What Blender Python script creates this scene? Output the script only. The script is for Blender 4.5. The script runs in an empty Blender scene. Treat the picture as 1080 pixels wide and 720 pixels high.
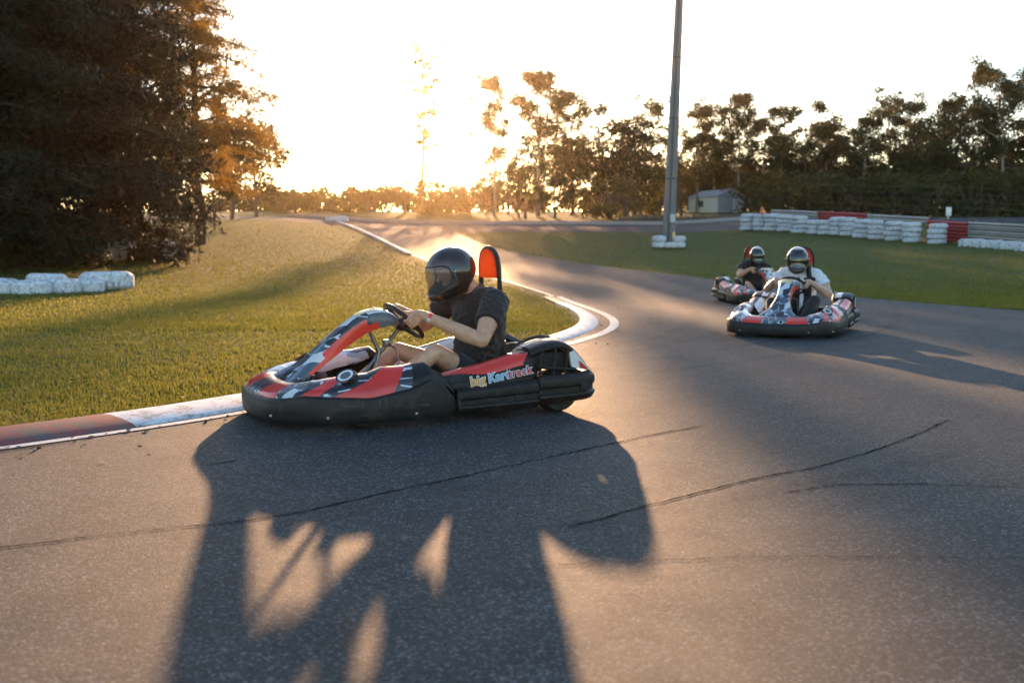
import bpy, bmesh, math, random
import numpy as np
from mathutils import Vector, Matrix
R = math.radians
PI = math.pi
random.seed(7)
sc = bpy.context.scene
col = sc.collection

# ------------------------------------------------------------------ helpers
def tag(o, label=None, cat=None, group=None, kind=None):
    if label: o['label'] = label
    if cat: o['category'] = cat
    if group: o['group'] = group
    if kind: o['kind'] = kind
    return o

def empty(name, loc=(0, 0, 0), rz=0.0):
    o = bpy.data.objects.new(name, None)
    o.empty_display_size = 0.2
    col.objects.link(o)
    o.location = loc
    o.rotation_euler = (0, 0, rz)
    return o

def copy_tree(o, parent=None):
    c = o.copy()
    col.objects.link(c)
    c.parent = parent
    for ch in [k for k in bpy.data.objects if k.parent == o]:
        copy_tree(ch, c)
    return c

class MB:
    """collects shapes, links them as ONE mesh object"""
    def __init__(s):
        s.v = []; s.f = []; s.m = []
    def add(s, vs, fs, m=0):
        b = len(s.v)
        s.v += [tuple(x) for x in vs]
        s.f += [tuple(i + b for i in f) for f in fs]
        s.m += list(m) if isinstance(m, (list, tuple)) else [m] * len(fs)
        return s
    def grid(s, rows, m=0, closed_u=False, closed_v=False, flip=False):
        """rows: list of equal-length point rows; m: index or function(row, col)"""
        nr, nc = len(rows), len(rows[0])
        vs = [p for r in rows for p in r]
        fs = []; ms = []
        for i in range(nr - (0 if closed_v else 1)):
            for j in range(nc - (0 if closed_u else 1)):
                a = i * nc + j; b = i * nc + (j + 1) % nc
                c = ((i + 1) % nr) * nc + (j + 1) % nc; d = ((i + 1) % nr) * nc + j
                fs.append((a, d, c, b) if flip else (a, b, c, d))
                ms.append(m(i, j) if callable(m) else m)
        return s.add(vs, fs, ms)
    def loft(s, rings, m=0, caps=True):
        n = len(rings[0])
        s.grid(rings, m, closed_u=True)
        if caps:
            b = len(s.v) - n * len(rings)
            mm = m(0, 0) if callable(m) else m
            s.f.append(tuple(b + i for i in range(n - 1, -1, -1))); s.m.append(mm)
            b2 = len(s.v) - n
            mm = m(len(rings) - 2, 0) if callable(m) else m
            s.f.append(tuple(b2 + i for i in range(n))); s.m.append(mm)
        return s
    def box(s, c, size, m=0, rot=None, bev=0.0):
        bm = bmesh.new()
        bmesh.ops.create_cube(bm, size=1.0)
        bmesh.ops.scale(bm, vec=size, verts=bm.verts)
        if bev > 0:
            bmesh.ops.bevel(bm, geom=list(bm.edges), offset=bev, segments=2, affect='EDGES', profile=0.6)
        if rot is not None: bmesh.ops.transform(bm, matrix=rot.to_4x4(), verts=bm.verts)
        bmesh.ops.translate(bm, vec=c, verts=bm.verts)
        bm.verts.index_update()
        s.add([v.co.copy() for v in bm.verts], [[v.index for v in f.verts] for f in bm.faces], m)
        bm.free()
        return s
    def tube(s, pts, r, seg=10, m=0, closed=False, caps=True):
        pts = [Vector(p) for p in pts]
        n = len(pts)
        rs = list(r) if isinstance(r, (list, tuple)) else [r] * n
        rings = []
        ref = None
        for i, p in enumerate(pts):
            if closed: t = pts[(i + 1) % n] - pts[i - 1]
            else: t = pts[min(i + 1, n - 1)] - pts[max(i - 1, 0)]
            if t.length < 1e-9: t = Vector((0, 0, 1))
            t.normalize()
            if ref is None:
                ref = Vector((0, 0, 1)) if abs(t.z) < 0.9 else Vector((1, 0, 0))
            a = ref - t * ref.dot(t)
            if a.length < 1e-5: a = t.orthogonal()
            a.normalize(); ref = a
            b = t.cross(a)
            rings.append([p + (a * math.cos(2 * PI * k / seg) + b * math.sin(2 * PI * k / seg)) * rs[i] for k in range(seg)])
        if closed:
            s.grid(rings, m, closed_u=True, closed_v=True)
        else:
            s.loft(rings, m, caps)
        return s
    def capsule(s, p0, r0, p1, r1, seg=16, m=0):
        p0, p1 = Vector(p0), Vector(p1)
        t = (p1 - p0)
        L = t.length
        t = t / L if L > 1e-9 else Vector((0, 0, 1))
        pts = []; rs = []
        for k in range(6):
            a = PI / 2 * (1 - k / 5.0)
            pts.append(p0 - t * r0 * math.sin(a)); rs.append(max(r0 * math.cos(a), r0 * 0.02))
        for k in range(6):
            a = PI / 2 * k / 5.0
            pts.append(p1 + t * r1 * math.sin(a)); rs.append(max(r1 * math.cos(a), r1 * 0.02))
        return s.tube(pts, rs, seg, m)
    def chain(s, pr, seg=16, m=0):
        for (p0, r0), (p1, r1) in zip(pr[:-1], pr[1:]): s.capsule(p0, r0, p1, r1, seg, m)
        return s
    def lathe(s, prof, axis='z', c=(0, 0, 0), seg=32, m=0, closed=False):
        """prof: (radius, height) list"""
        rings = []
        for k in range(seg):
            a = 2 * PI * k / seg
            ring = []
            for (r, h) in prof:
                x, y = r * math.cos(a), r * math.sin(a)
                p = (x, y, h) if axis == 'z' else ((x, h, y) if axis == 'y' else (h, x, y))
                ring.append((p[0] + c[0], p[1] + c[1], p[2] + c[2]))
            rings.append(ring)
        return s.grid(rings, (lambda i, j: m(j)) if callable(m) else m, closed_v=True, closed_u=closed)
    def build(s, name, mats, parent=None, smooth=40, loc=None, recalc=True):
        me = bpy.data.meshes.new(name)
        me.from_pydata([tuple(map(float, v)) for v in s.v], [], s.f)
        if not isinstance(mats, (list, tuple)): mats = [mats]
        for m in mats: me.materials.append(m)
        me.polygons.foreach_set('material_index', s.m)
        if recalc:
            bm = bmesh.new(); bm.from_mesh(me)
            bmesh.ops.recalc_face_normals(bm, faces=bm.faces)
            bm.to_mesh(me); bm.free()
        if smooth:
            me.polygons.foreach_set('use_smooth', [True] * len(me.polygons))
            try: me.set_sharp_from_angle(angle=R(smooth))
            except Exception: pass
        me.update()
        o = bpy.data.objects.new(name, me)
        col.objects.link(o)
        if parent is not None: o.parent = parent
        if loc is not None: o.location = loc
        return o

def bake(o):
    """evaluate modifiers into plain mesh data"""
    dg = bpy.context.evaluated_depsgraph_get()
    dg.update()
    me = bpy.data.meshes.new_from_object(o.evaluated_get(dg))
    o.modifiers.clear()
    o.data = me
    return o

def remesh(o, vox, smooth=4, factor=0.5):
    m = o.modifiers.new('r', 'REMESH'); m.mode = 'VOXEL'; m.voxel_size = vox
    if smooth:
        k = o.modifiers.new('s', 'SMOOTH'); k.iterations = smooth; k.factor = factor
    bake(o)
    o.data.polygons.foreach_set('use_smooth', [True] * len(o.data.polygons))
    return o

def solid(o, t, offset=-1, sub=0):
    m = o.modifiers.new('t', 'SOLIDIFY'); m.thickness = t; m.offset = offset
    if sub:
        k = o.modifiers.new('u', 'SUBSURF'); k.levels = sub; k.render_levels = sub
    return o

def cr(pts, n):
    """Catmull-Rom through pts (any dimension), n samples per span"""
    P = [np.array(p, float) for p in pts]
    P = [2 * P[0] - P[1]] + P + [2 * P[-1] - P[-2]]
    out = []
    for i in range(1, len(P) - 2):
        for k in range(n):
            t = k / n
            out.append(0.5 * ((2 * P[i]) + (-P[i - 1] + P[i + 1]) * t + (2 * P[i - 1] - 5 * P[i] + 4 * P[i + 1] - P[i + 2]) * t * t
                              + (-P[i - 1] + 3 * P[i] - 3 * P[i + 1] + P[i + 2]) * t ** 3))
    out.append(P[-2])
    return out

def bigmesh(name, V, F, mat, parent=None):
    """V (n,3) array, F (m,k) int array"""
    me = bpy.data.meshes.new(name)
    n, k = F.shape
    me.vertices.add(len(V)); me.vertices.foreach_set('co', np.asarray(V, np.float32).ravel())
    me.loops.add(n * k); me.loops.foreach_set('vertex_index', F.astype(np.int32).ravel())
    me.polygons.add(n)
    me.polygons.foreach_set('loop_start', np.arange(0, n * k, k, dtype=np.int32))
    me.update(calc_edges=True)
    me.materials.append(mat)
    o = bpy.data.objects.new(name, me); col.objects.link(o)
    if parent is not None: o.parent = parent
    return o

# ------------------------------------------------------------------ materials
class NT:
    def __init__(s, name):
        s.mat = bpy.data.materials.new(name); s.mat.use_nodes = True
        s.t = s.mat.node_tree; s.n = s.t.nodes
        s.b = s.n['Principled BSDF']; s.out = s.n['Material Output']
        s.tc = s.n.new('ShaderNodeTexCoord')
    def link(s, a, b): s.t.links.new(a, b)
    def node(s, t, **kw):
        n = s.n.new(t)
        for k, v in kw.items():
            if k in n.inputs: n.inputs[k].default_value = v
            else: setattr(n, k, v)
        return n
    def noise(s, scale, detail=4, rough=0.55, vec=None, dist=0.0):
        n = s.node('ShaderNodeTexNoise', Scale=scale, Detail=detail, Roughness=rough, Distortion=dist)
        s.link(vec or s.tc.outputs['Object'], n.inputs['Vector'])
        return n.outputs['Fac']
    def ramp(s, fac, stops, interp='LINEAR'):
        r = s.n.new('ShaderNodeValToRGB'); r.color_ramp.interpolation = interp
        while len(r.color_ramp.elements) < len(stops): r.color_ramp.elements.new(0.5)
        for e, (p, c) in zip(r.color_ramp.elements, stops):
            e.position = p; e.color = (*c, 1) if len(c) == 3 else c
        s.link(fac, r.inputs['Fac'])
        return r.outputs['Color']
    def mix(s, fac, a, b, mode='MIX'):
        n = s.n.new('ShaderNodeMix'); n.data_type = 'RGBA'; n.blend_type = mode
        for sock, v in ((n.inputs[0], fac), (n.inputs[6], a), (n.inputs[7], b)):
            if hasattr(v, 'node'): s.link(v, sock)
            else: sock.default_value = v if not isinstance(v, tuple) else (*v, 1)[:4]
        return n.outputs[2]
    def math(s, op, a, b=0.0):
        n = s.n.new('ShaderNodeMath'); n.operation = op
        for sock, v in ((n.inputs[0], a), (n.inputs[1], b)):
            if hasattr(v, 'node'): s.link(v, sock)
            else: sock.default_value = v
        return n.outputs[0]
    def color(s, c):
        if hasattr(c, 'node'): s.link(c, s.b.inputs['Base Color'])
        else: s.b.inputs['Base Color'].default_value = (*c, 1)
    def rough(s, v):
        if hasattr(v, 'node'): s.link(v, s.b.inputs['Roughness'])
        else: s.b.inputs['Roughness'].default_value = v
    def bump(s, h, strength, dist=0.01):
        n = s.node('ShaderNodeBump', Strength=strength, Distance=dist)
        s.link(h, n.inputs['Height']); s.link(n.outputs['Normal'], s.b.inputs['Normal'])

def plain(name, c, rough=0.5, metal=0.0, var=0.25, vscale=14, coat=0.0, bump=0.0, bscale=120, dirt=None, scuff=None):
    """slightly worn uniform paint / plastic / fabric"""
    n = NT(name)
    f = n.noise(vscale, 5, 0.6)
    c0 = tuple(x * (1 - var) for x in c); c1 = tuple(min(1, x * (1 + var * 0.6)) for x in c)
    cc = n.ramp(f, [(0.3, c0), (0.7, c1)])
    if dirt:
        d = n.ramp(n.noise(vscale * 0.5, 6, 0.7), [(0.52, (0, 0, 0)), (0.72, (1, 1, 1))])
        cc = n.mix(n.math('MULTIPLY', d, 0.55), cc, dirt)
    if scuff:
        for scl, rot in (((5, 5, 95), (0.0, 0.12, 0.0)), ((70, 60, 6), (0.2, 0.5, 0.3))):
            mp = n.node('ShaderNodeMapping'); mp.inputs['Scale'].default_value = scl; mp.inputs['Rotation'].default_value = rot
            n.link(n.tc.outputs['Object'], mp.inputs['Vector'])
            sk = n.ramp(n.noise(1.0, 4, 0.6, vec=mp.outputs['Vector']), [(0.62, (0, 0, 0)), (0.70, (1, 1, 1))])
            wh = n.ramp(n.noise(4.5, 4), [(0.48, (0, 0, 0)), (0.60, (1, 1, 1))])
            cc = n.mix(n.math('MULTIPLY', n.math('MULTIPLY', sk, wh), 0.6), cc, scuff)
    n.color(cc)
    n.rough(n.math('ADD', n.math('MULTIPLY', n.noise(vscale * 3, 4), 0.24), rough - 0.12))
    n.b.inputs['Metallic'].default_value = metal
    n.b.inputs['Coat Weight'].default_value = coat
    if bump: n.bump(n.noise(bscale, 3), bump, 0.004)
    return n.mat

MAT = {}
MAT['black'] = plain('black_plastic', (0.011, 0.010, 0.010), 0.46, var=0.3, bump=0.08, bscale=160, dirt=(0.06, 0.045, 0.035), scuff=(0.11, 0.10, 0.095))
MAT['black'].node_tree.nodes['Principled BSDF'].inputs['Specular IOR Level'].default_value = 0.32
MAT['rubber'] = plain('tyre_rubber', (0.014, 0.014, 0.014), 0.75, bump=0.15, bscale=90, dirt=(0.05, 0.04, 0.03))
MAT['red'] = plain('red_bodywork', (0.66, 0.026, 0.014), 0.32, var=0.15, coat=0.35, dirt=(0.30, 0.04, 0.03), scuff=(0.16, 0.02, 0.018))
MAT['white'] = plain('white_bodywork', (0.72, 0.70, 0.68), 0.35, var=0.1, coat=0.3, dirt=(0.32, 0.28, 0.25), scuff=(0.25, 0.23, 0.22))
MAT['grey'] = plain('grey_bodywork', (0.10, 0.10, 0.11), 0.4, var=0.3, coat=0.2)
MAT['metal'] = plain('bare_metal', (0.45, 0.44, 0.42), 0.35, metal=1.0, var=0.2)
MAT['greymetal'] = plain('grey_metal', (0.16, 0.16, 0.16), 0.35, metal=0.9, var=0.2)
MAT['darkmetal'] = plain('dark_metal', (0.05, 0.05, 0.055), 0.4, metal=0.7)
MAT['cream'] = plain('cream_number_panel', (0.70, 0.50, 0.22), 0.4, var=0.12, coat=0.2)
MAT['orange'] = plain('amber_letter', (0.85, 0.28, 0.03), 0.4, var=0.1)
MAT['yellow'] = plain('yellow_letter', (0.90, 0.42, 0.05), 0.4, var=0.1)
MAT['blue'] = plain('pale_blue_letter', (0.25, 0.50, 0.70), 0.4, var=0.1)
MAT['letred'] = plain('red_letter', (0.65, 0.04, 0.05), 0.4, var=0.1)
MAT['letoutline'] = plain('letter_outline', (0.72, 0.74, 0.78), 0.4, var=0.1)
MAT['seat'] = plain('seat_shell', (0.012, 0.012, 0.013), 0.5)

def graphic():
    """dark printed bodywork with pale lightning streaks"""
    n = NT('streaked_bodywork')
    mp = n.node('ShaderNodeMapping'); mp.inputs['Scale'].default_value = (8, 30, 34); mp.inputs['Rotation'].default_value = (0.3, 0.55, 0.35)
    n.link(n.tc.outputs['Object'], mp.inputs['Vector'])
    nz = n.node('ShaderNodeTexNoise', Scale=0.9, Detail=2)
    n.link(mp.outputs['Vector'], nz.inputs['Vector'])
    vec = n.mix(0.25, mp.outputs['Vector'], nz.outputs['Color'], 'ADD')
    v = n.node('ShaderNodeTexVoronoi', feature='DISTANCE_TO_EDGE', Scale=0.44); n.link(vec, v.inputs['Vector'])
    v2 = n.node('ShaderNodeTexVoronoi', Scale=0.44); n.link(vec, v2.inputs['Vector'])
    sp = n.node('ShaderNodeSeparateColor'); n.link(v2.outputs['Color'], sp.inputs[0])
    cell = n.ramp(sp.outputs[0], [(0.0, (0.012, 0.013, 0.016)), (0.45, (0.030, 0.036, 0.046)), (0.70, (0.07, 0.095, 0.13)), (0.85, (0.24, 0.32, 0.40)), (0.93, (0.55, 0.57, 0.60))], 'CONSTANT')
    line = n.ramp(v.outputs['Distance'], [(0.0, (1, 1, 1)), (0.035, (1, 1, 1)), (0.060, (0, 0, 0))])
    keep = n.ramp(n.noise(9, 3), [(0.47, (0, 0, 0)), (0.53, (1, 1, 1))])
    n.color(n.mix(n.mix(1.0, line, keep, 'MULTIPLY'), cell, (0.52, 0.58, 0.66))); n.rough(0.3)
    n.b.inputs['Coat Weight'].default_value = 0.4
    return n.mat
MAT['graphic'] = graphic()

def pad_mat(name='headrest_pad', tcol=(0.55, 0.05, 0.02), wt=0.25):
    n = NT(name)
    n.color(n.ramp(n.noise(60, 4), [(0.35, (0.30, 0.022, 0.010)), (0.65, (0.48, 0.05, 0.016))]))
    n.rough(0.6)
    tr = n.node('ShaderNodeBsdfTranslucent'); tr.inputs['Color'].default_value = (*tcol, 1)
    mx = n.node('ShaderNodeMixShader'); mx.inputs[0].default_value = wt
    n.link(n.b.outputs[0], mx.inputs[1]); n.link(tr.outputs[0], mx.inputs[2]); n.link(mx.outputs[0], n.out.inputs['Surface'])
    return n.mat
MAT['pad'] = pad_mat(); MAT['pad_backlit'] = pad_mat('backlit_headrest_pad', (0.95, 0.30, 0.035), 0.62)  # second pad is a copy with orange backlight put into its colour

def skin_mat(name, c):
    n = NT(name)
    n.color(n.ramp(n.noise(22, 5), [(0.3, (c[0] * 0.74, c[1] * 0.62, c[2] * 0.58)), (0.5, tuple(x * 0.9 for x in c)), (0.7, c)]))
    n.rough(n.math('ADD', n.math('MULTIPLY', n.noise(70, 4), 0.3), 0.3))
    n.b.inputs['Subsurface Weight'].default_value = 0.12
    n.b.inputs['Subsurface Radius'].default_value = (0.02, 0.008, 0.004)
    n.bump(n.math('ADD', n.noise(240, 4), n.math('MULTIPLY', n.noise(28, 3), 1.5)), 0.3, 0.003)
    return n.mat
MAT['skin'] = skin_mat('skin', (0.62, 0.34, 0.21))
MAT['skin2'] = skin_mat('skin_light', (0.58, 0.36, 0.27))

def cloth(name, c, wr=0.5):
    n = NT(name)
    n.color(n.ramp(n.noise(30, 4), [(0.3, tuple(x * 0.75 for x in c)), (0.7, c)]))
    n.rough(0.85)
    n.b.inputs['Sheen Weight'].default_value = 0.12
    h = n.math('ADD', n.noise(9, 3, 0.5, dist=1.2), n.math('MULTIPLY', n.noise(300, 2), 0.06))
    n.bump(h, wr, 0.03)
    return n.mat
MAT['shirt_black'] = cloth('black_cotton', (0.015, 0.013, 0.013), 0.85)
MAT['shorts_black'] = cloth('black_shorts_cloth', (0.014, 0.014, 0.016))
MAT['shirt_white'] = cloth('white_cotton', (0.74, 0.75, 0.80))
MAT['strap_black'] = cloth('black_strap', (0.012, 0.012, 0.014))
MAT['shoe'] = plain('shoe_fabric', (0.10, 0.10, 0.11), 0.7)
MAT['shoewhite'] = plain('shoe_sole', (0.6, 0.6, 0.6), 0.6)

def helmet_mat(name, c, rough=0.16):
    n = NT(name)
    n.color(n.ramp(n.noise(20, 4), [(0.3, tuple(x * 0.85 for x in c)), (0.7, c)]))
    n.rough(n.math('ADD', n.math('MULTIPLY', n.noise(25, 5), 0.16), rough - 0.05))
    n.b.inputs['Coat Weight'].default_value = 0.6
    n.b.inputs['Coat Roughness'].default_value = 0.08
    return n.mat
MAT['helmet'] = helmet_mat('black_helmet_shell', (0.017, 0.015, 0.014))
MAT['helmet_rimlight'] = helmet_mat('silver_rimlit_helmet_shell', (0.42, 0.41, 0.40))  # silver back shell, its pale edge also painting the sun's rim light
def visor_mat(name, tint, op):
    n = NT(name)
    n.color(tint); n.rough(0.07)
    n.b.inputs['Alpha'].default_value = op
    n.b.inputs['Coat Weight'].default_value = 1.0
    n.b.inputs['Coat Roughness'].default_value = 0.03
    return n.mat
MAT['visor'] = visor_mat('clear_visor', (0.10, 0.10, 0.11), 0.30)
MAT['visor_dark'] = visor_mat('smoked_visor', (0.012, 0.014, 0.018), 0.9)

# ------------------------------------------------------------------ terrain shape
def sstep(a, b, x):
    t = np.clip((x - a) / (b - a), 0, 1)
    return t * t * (3 - 2 * t)
def zt(x, y):
    x = np.asarray(x, float); y = np.asarray(y, float)
    s = 0.075
    z = np.where(y < 18, 0, np.where(y < 46, s * (y - 18) ** 2 / 56.0, s * 14 + s * (y - 46)))
    y1 = 70.0
    e = np.clip(y - y1, 0, 40)
    z = np.where(y > y1, s * 14 + s * (y1 - 46) + s * e - (s - 0.028) * e * e / 80.0 + 0.028 * np.clip(y - 110, 0, 1e4), z)
    z = z + 0.55 * sstep(9, 19, x) * sstep(14, 34, y) * (1 - sstep(60, 80, y))
    z = z + 0.35 * sstep(-7, -16, x) * sstep(14, 30, y) * (1 - sstep(60, 90, y)) * 1.0
    return z
def Z(x, y): return float(zt(x, y))
F35 = 1050.0
def PX(px, D): return (px - 540.0) / F35 * D      # lateral position of something D metres off
# ------------------------------------------------------------------ the kart (x forward, y to its left, z up)
def mirrored(half):
    return half + [(x, -y) for (x, y) in reversed(half[:-1])]

def sweep(mb, path, prof_at, m=0, closed=True, caps=True):
    """path: (x, y) points; prof_at(i, x, y) gives (outward offset, z) points"""
    n = len(path); rings = []
    for i, (x, y) in enumerate(path):
        a = path[max(i - 1, 0)]; b = path[min(i + 1, n - 1)]
        tx, ty = b[0] - a[0], b[1] - a[1]
        L = math.hypot(tx, ty) or 1
        nx, ny = -ty / L, tx / L
        rings.append([(x + nx * o, y + ny * o, z) for (o, z) in prof_at(i, x, y)])
    if closed: mb.loft(rings, m, caps)
    else: mb.grid(rings, m)
    return rings

def interp(x, xs, ys): return float(np.interp(x, xs, ys))

def make_kart():
    root = empty('racing_kart')
    # ---- front bumper: path runs right rear -> nose -> left rear so that outward is positive
    half = [(0.06, 0.675), (0.20, 0.69), (0.40, 0.69), (0.62, 0.675), (0.82, 0.63), (1.00, 0.545), (1.125, 0.40), (1.172, 0.20), (1.185, 0.0)]
    path = [tuple(p) for p in cr(mirrored(half), 6)]
    path = [(x, y) for (x, y) in path]
    def out_sign(): return -1
    def top(x): return interp(x, [0.04, 0.10, 0.22, 0.36, 0.6, 0.85, 0.98, 1.1, 1.2], [0.17, 0.235, 0.285, 0.235, 0.190, 0.205, 0.212, 0.19, 0.175])
    S = -1.0   # the left-hand normal of this path points inwards on the way from +y to -y
    a = path[0]; b = path[1]
    if (-(b[1] - a[1])) * 0 + (b[0] - a[0]) * 1 > 0: S = 1.0
    def prof(i, x, y):
        t = top(x)
        end = 1.0 - 0.5 * max(0, (0.14 - x) / 0.08)
        c = [(-0.05, 0.05), (-0.002, 0.040), (0.012, 0.044), (0.018, 0.056), (0.020, 0.085), (0.022, 0.11), (0.022, 0.13), (0.020, max(0.135, t - 0.045)),
             (0.013, t - 0.012), (0.004, t - 0.001), (-0.03, t + 0.004), (-0.055, t - 0.01), (-0.055, 0.10)]
        return [(S * o * end, 0.11 + (z - 0.11) * end) for (o, z) in c]
    mb = MB(); sweep(mb, path, prof)
    bump = mb.build('front_bumper', MAT['black'], root, 24)
    # oval end sockets at the rear ends of the bumper
    for sy in (1, -1):
        k = MB()
        k.lathe([(0.0, 0.003), (0.028, 0.003), (0.034, 0.012), (0.046, 0.014), (0.05, 0.0)], 'x', (0, 0, 0), 20)
        o = k.build('bumper_end', MAT['rubber'], bump); o.location = (0.052, sy * 0.672, 0.115); o.rotation_euler = (0, 0, PI)
    # bolts
    for q in (10, 25, 36):
        for sgn in (0, 1):
            j = q if not sgn else len(path) - 1 - q
            x, y = path[j]
            x0, y0 = path[j - 1]; x1, y1 = path[j + 1]
            L = math.hypot(x1 - x0, y1 - y0); nx, ny = -(y1 - y0) / L * S, (x1 - x0) / L * S
            c = Vector((x + nx * 0.020, y + ny * 0.020, 0.085))
            k = MB(); k.capsule(c - Vector((nx, ny, 0)) * 0.006, 0.0125, c + Vector((nx, ny, 0)) * 0.001, 0.0105, 10)
            k.build('bolt', MAT['metal'], bump)
    # ---- front fairing: top panel swept round the nose and over both front wheels
    cpath = path
    path = [tuple(p) for p in cr(mirrored(half), 44)]
    nst = len(path)
    def fprof(i, x, y):
        t = top(x)
        w = interp(abs(y), [0, 0.3, 0.5, 0.7], [1.05, 0.95, 0.9, 0.85])
        r = interp(x, [0.15, 0.30, 0.5, 0.75, 0.95, 1.2], [0.075, 0.115, 0.15, 0.115, 0.075, 0.075])
        pts = [(-0.012, t - 0.008), (-0.030, t + 0.035 * r / 0.1), (-0.075, t + 0.65 * r), (-0.135, t + 0.95 * r), (-0.195, t + 1.0 * r),
               (-0.245, t + 0.92 * r), (-0.275, t + 0.80 * r), (-0.285, t + 0.55 * r), (-0.282, t + 0.25 * r)]
        return [(S * o * w, z) for (o, z) in cr(pts, 8)]
    def fmat(i, j):
        x, y = path[min(i, nst - 1)]
        ay = abs(y)
        t = (j + 0.5) / 64.0
        if x < 0.345 - 0.10 * t: return 3
        if ay > 0.40:
            if t < (0.84 - x) / 0.42 * 0.50 and t > 0.02 and x > 0.46 - 0.27 * t: return 1
            if abs(x - (0.965 - 0.40 * t)) < 0.05 and t < 0.55: return 1
            if t > 0.60 and x > 0.42: return 2
            if t > 0.42 and x > 0.62 and ay > 0.47: return 2
            return 0
        if t < 0.42 and ay > 0.15: return 1
        return 0
    mb = MB(); sweep(mb, path, fprof, fmat, closed=False)
    fair = mb.build('front_fairing', [MAT['graphic'], MAT['red'], MAT['white'], MAT['black']], root, 50)
    solid(fair, 0.008)
    # red wedge flashes and round printed emblems on the wings
    for sy in (1, -1):
        k = MB()
        c = Vector((0.72, sy * 0.545, 0.318)); nrm = Vector((0.45, sy * 0.35, 0.80)).normalized()
        u = nrm.cross(Vector((0, 0, 1))).normalized(); v = nrm.cross(u)
        def disc(r0, r1, h, m):
            A = [c + nrm * h + (u * math.cos(2 * PI * q / 28) + v * math.sin(2 * PI * q / 28)) * r0 for q in range(28)]
            B = [c + nrm * h + (u * math.cos(2 * PI * q / 28) + v * math.sin(2 * PI * q / 28)) * r1 for q in range(28)]
            k.grid([A, B], m, closed_u=True)
        A = [c - nrm * 0.03 + (u * math.cos(2 * PI * q / 28) + v * math.sin(2 * PI * q / 28)) * 0.07 for q in range(28)]
        k.grid([A, [c + (u * math.cos(2 * PI * q / 28) + v * math.sin(2 * PI * q / 28)) * 0.062 for q in range(28)]], 0, closed_u=True)
        disc(0.062, 0.050, 0.004, 0); disc(0.050, 0.034, 0.004, 1); disc(0.034, 0.001, 0.002, 2)
        k.build('round_emblem', [MAT['black'], MAT['white'], MAT['grey']], fair)
    # ---- steering fairing: arched column from nose to wheel
    st = [(1.03, 0.20, 0.30, 0.05), (0.93, 0.262, 0.215, 0.06), (0.82, 0.325, 0.135, 0.075), (0.70, 0.415, 0.092, 0.10), (0.58, 0.505, 0.080, 0.115), (0.46, 0.585, 0.092, 0.12),
          (0.37, 0.618, 0.118, 0.115), (0.30, 0.622, 0.132, 0.095), (0.25, 0.602, 0.128, 0.07), (0.225, 0.578, 0.108, 0.045)]
    S2 = [tuple(q) for q in cr(st, 4)]
    rings = []
    for i, (x, z, w, t) in enumerate(S2):
        a = S2[max(i - 1, 0)]; b = S2[min(i + 1, len(S2) - 1)]
        tx, tz = b[0] - a[0], b[1] - a[1]; L = math.hypot(tx, tz)
        nx, nz = tz / L, -tx / L          # outward (up / forward)
        if nz < 0: nx, nz = -nx, -nz
        ring = []
        for (fy, fn) in ((-1.0, -0.50), (-1.03, -0.15), (-1.0, 0.20), (-0.88, 0.40), (-0.6, 0.50), (0, 0.56), (0.6, 0.50), (0.88, 0.40), (1.0, 0.20), (1.03, -0.15), (1.0, -0.50),
                         (0.80, -0.50), (0.74, -0.25), (0, -0.22), (-0.74, -0.25), (-0.80, -0.50)):
            ring.append((x + nx * fn * t, fy * w, z + nz * fn * t))
        rings.append(ring)
    def smat(i, j):
        x = S2[i][0]
        if x < 0.42 and 3 <= j <= 6: return 2
        if x < 0.27: return 3
        if j in (0, 9, 10, 11, 14, 15) and x < 0.86: return 1 if x > 0.38 else 3
        if x < 0.42: return 3
        if j in (1, 8) and 0.44 < x < 0.76: return 1
        return 0
    mb = MB(); mb.loft(rings, smat)
    sf = mb.build('steering_fairing', [MAT['graphic'], MAT['red'], MAT['white'], MAT['grey']], root, 45)
    # cream number panel on its top
    k = MB(); rows = []
    for i, (x, z, w, t) in enumerate(S2):
        if 0.275 < x < 0.47:
            a = S2[i - 1]; b = S2[i + 1]; tx, tz = b[0] - a[0], b[1] - a[1]; L = math.hypot(tx, tz)
            nx, nz = tz / L, -tx / L
            if nz < 0: nx, nz = -nx, -nz
            rows.append([(x + nx * (t * (0.56 - 0.06 * abs(f) ** 2 / 0.36) + 0.003), f * w, z + nz * (t * (0.56 - 0.06 * abs(f) ** 2 / 0.36) + 0.003)) for f in (-0.62, -0.4, -0.2, 0, 0.2, 0.4, 0.62)])
    k.grid(rows); k.build('number_panel', MAT['cream'], sf, 60)
    k = MB()
    mid = rows[len(rows) // 2]
    c = Vector(mid[3]); n1 = (Vector(rows[0][3]) - Vector(rows[-1][3])).normalized()
    k.box(c + Vector((0, 0.012, 0.003)), (0.07, 0.012, 0.003), 0, Matrix.Rotation(-math.atan2(n1.z, n1.x), 3, 'Y'))
    k.box(c + Vector((0, -0.012, 0.003)) - n1 * 0.01, (0.012, 0.05, 0.003), 0, Matrix.Rotation(-math.atan2(n1.z, n1.x), 3, 'Y'))
    k.build('number_mark', MAT['black'], sf)
    # ---- floor pan and chassis tubes
    k = MB(); k.box((0.25, 0, 0.052), (1.35, 0.56, 0.006)); k.build('floor_pan', MAT['darkmetal'], root)
    k = MB()
    for sy in (1, -1):
        k.tube(cr([(1.0, sy * 0.22, 0.075), (0.6, sy * 0.32, 0.075), (0.1, sy * 0.34, 0.075), (-0.5, sy * 0.33, 0.075), (-0.9, sy * 0.36, 0.12)], 5), 0.015, 8)
        k.tube([(0.62, sy * 0.30, 0.10), (0.62, sy * 0.50, 0.13)], 0.013, 8)
        k.tube([(0.02, sy * 0.34, 0.075), (0.0, sy * 0.60, 0.12), (-0.45, sy * 0.60, 0.12), (-0.48, sy * 0.34, 0.075)], 0.012, 8)
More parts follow.
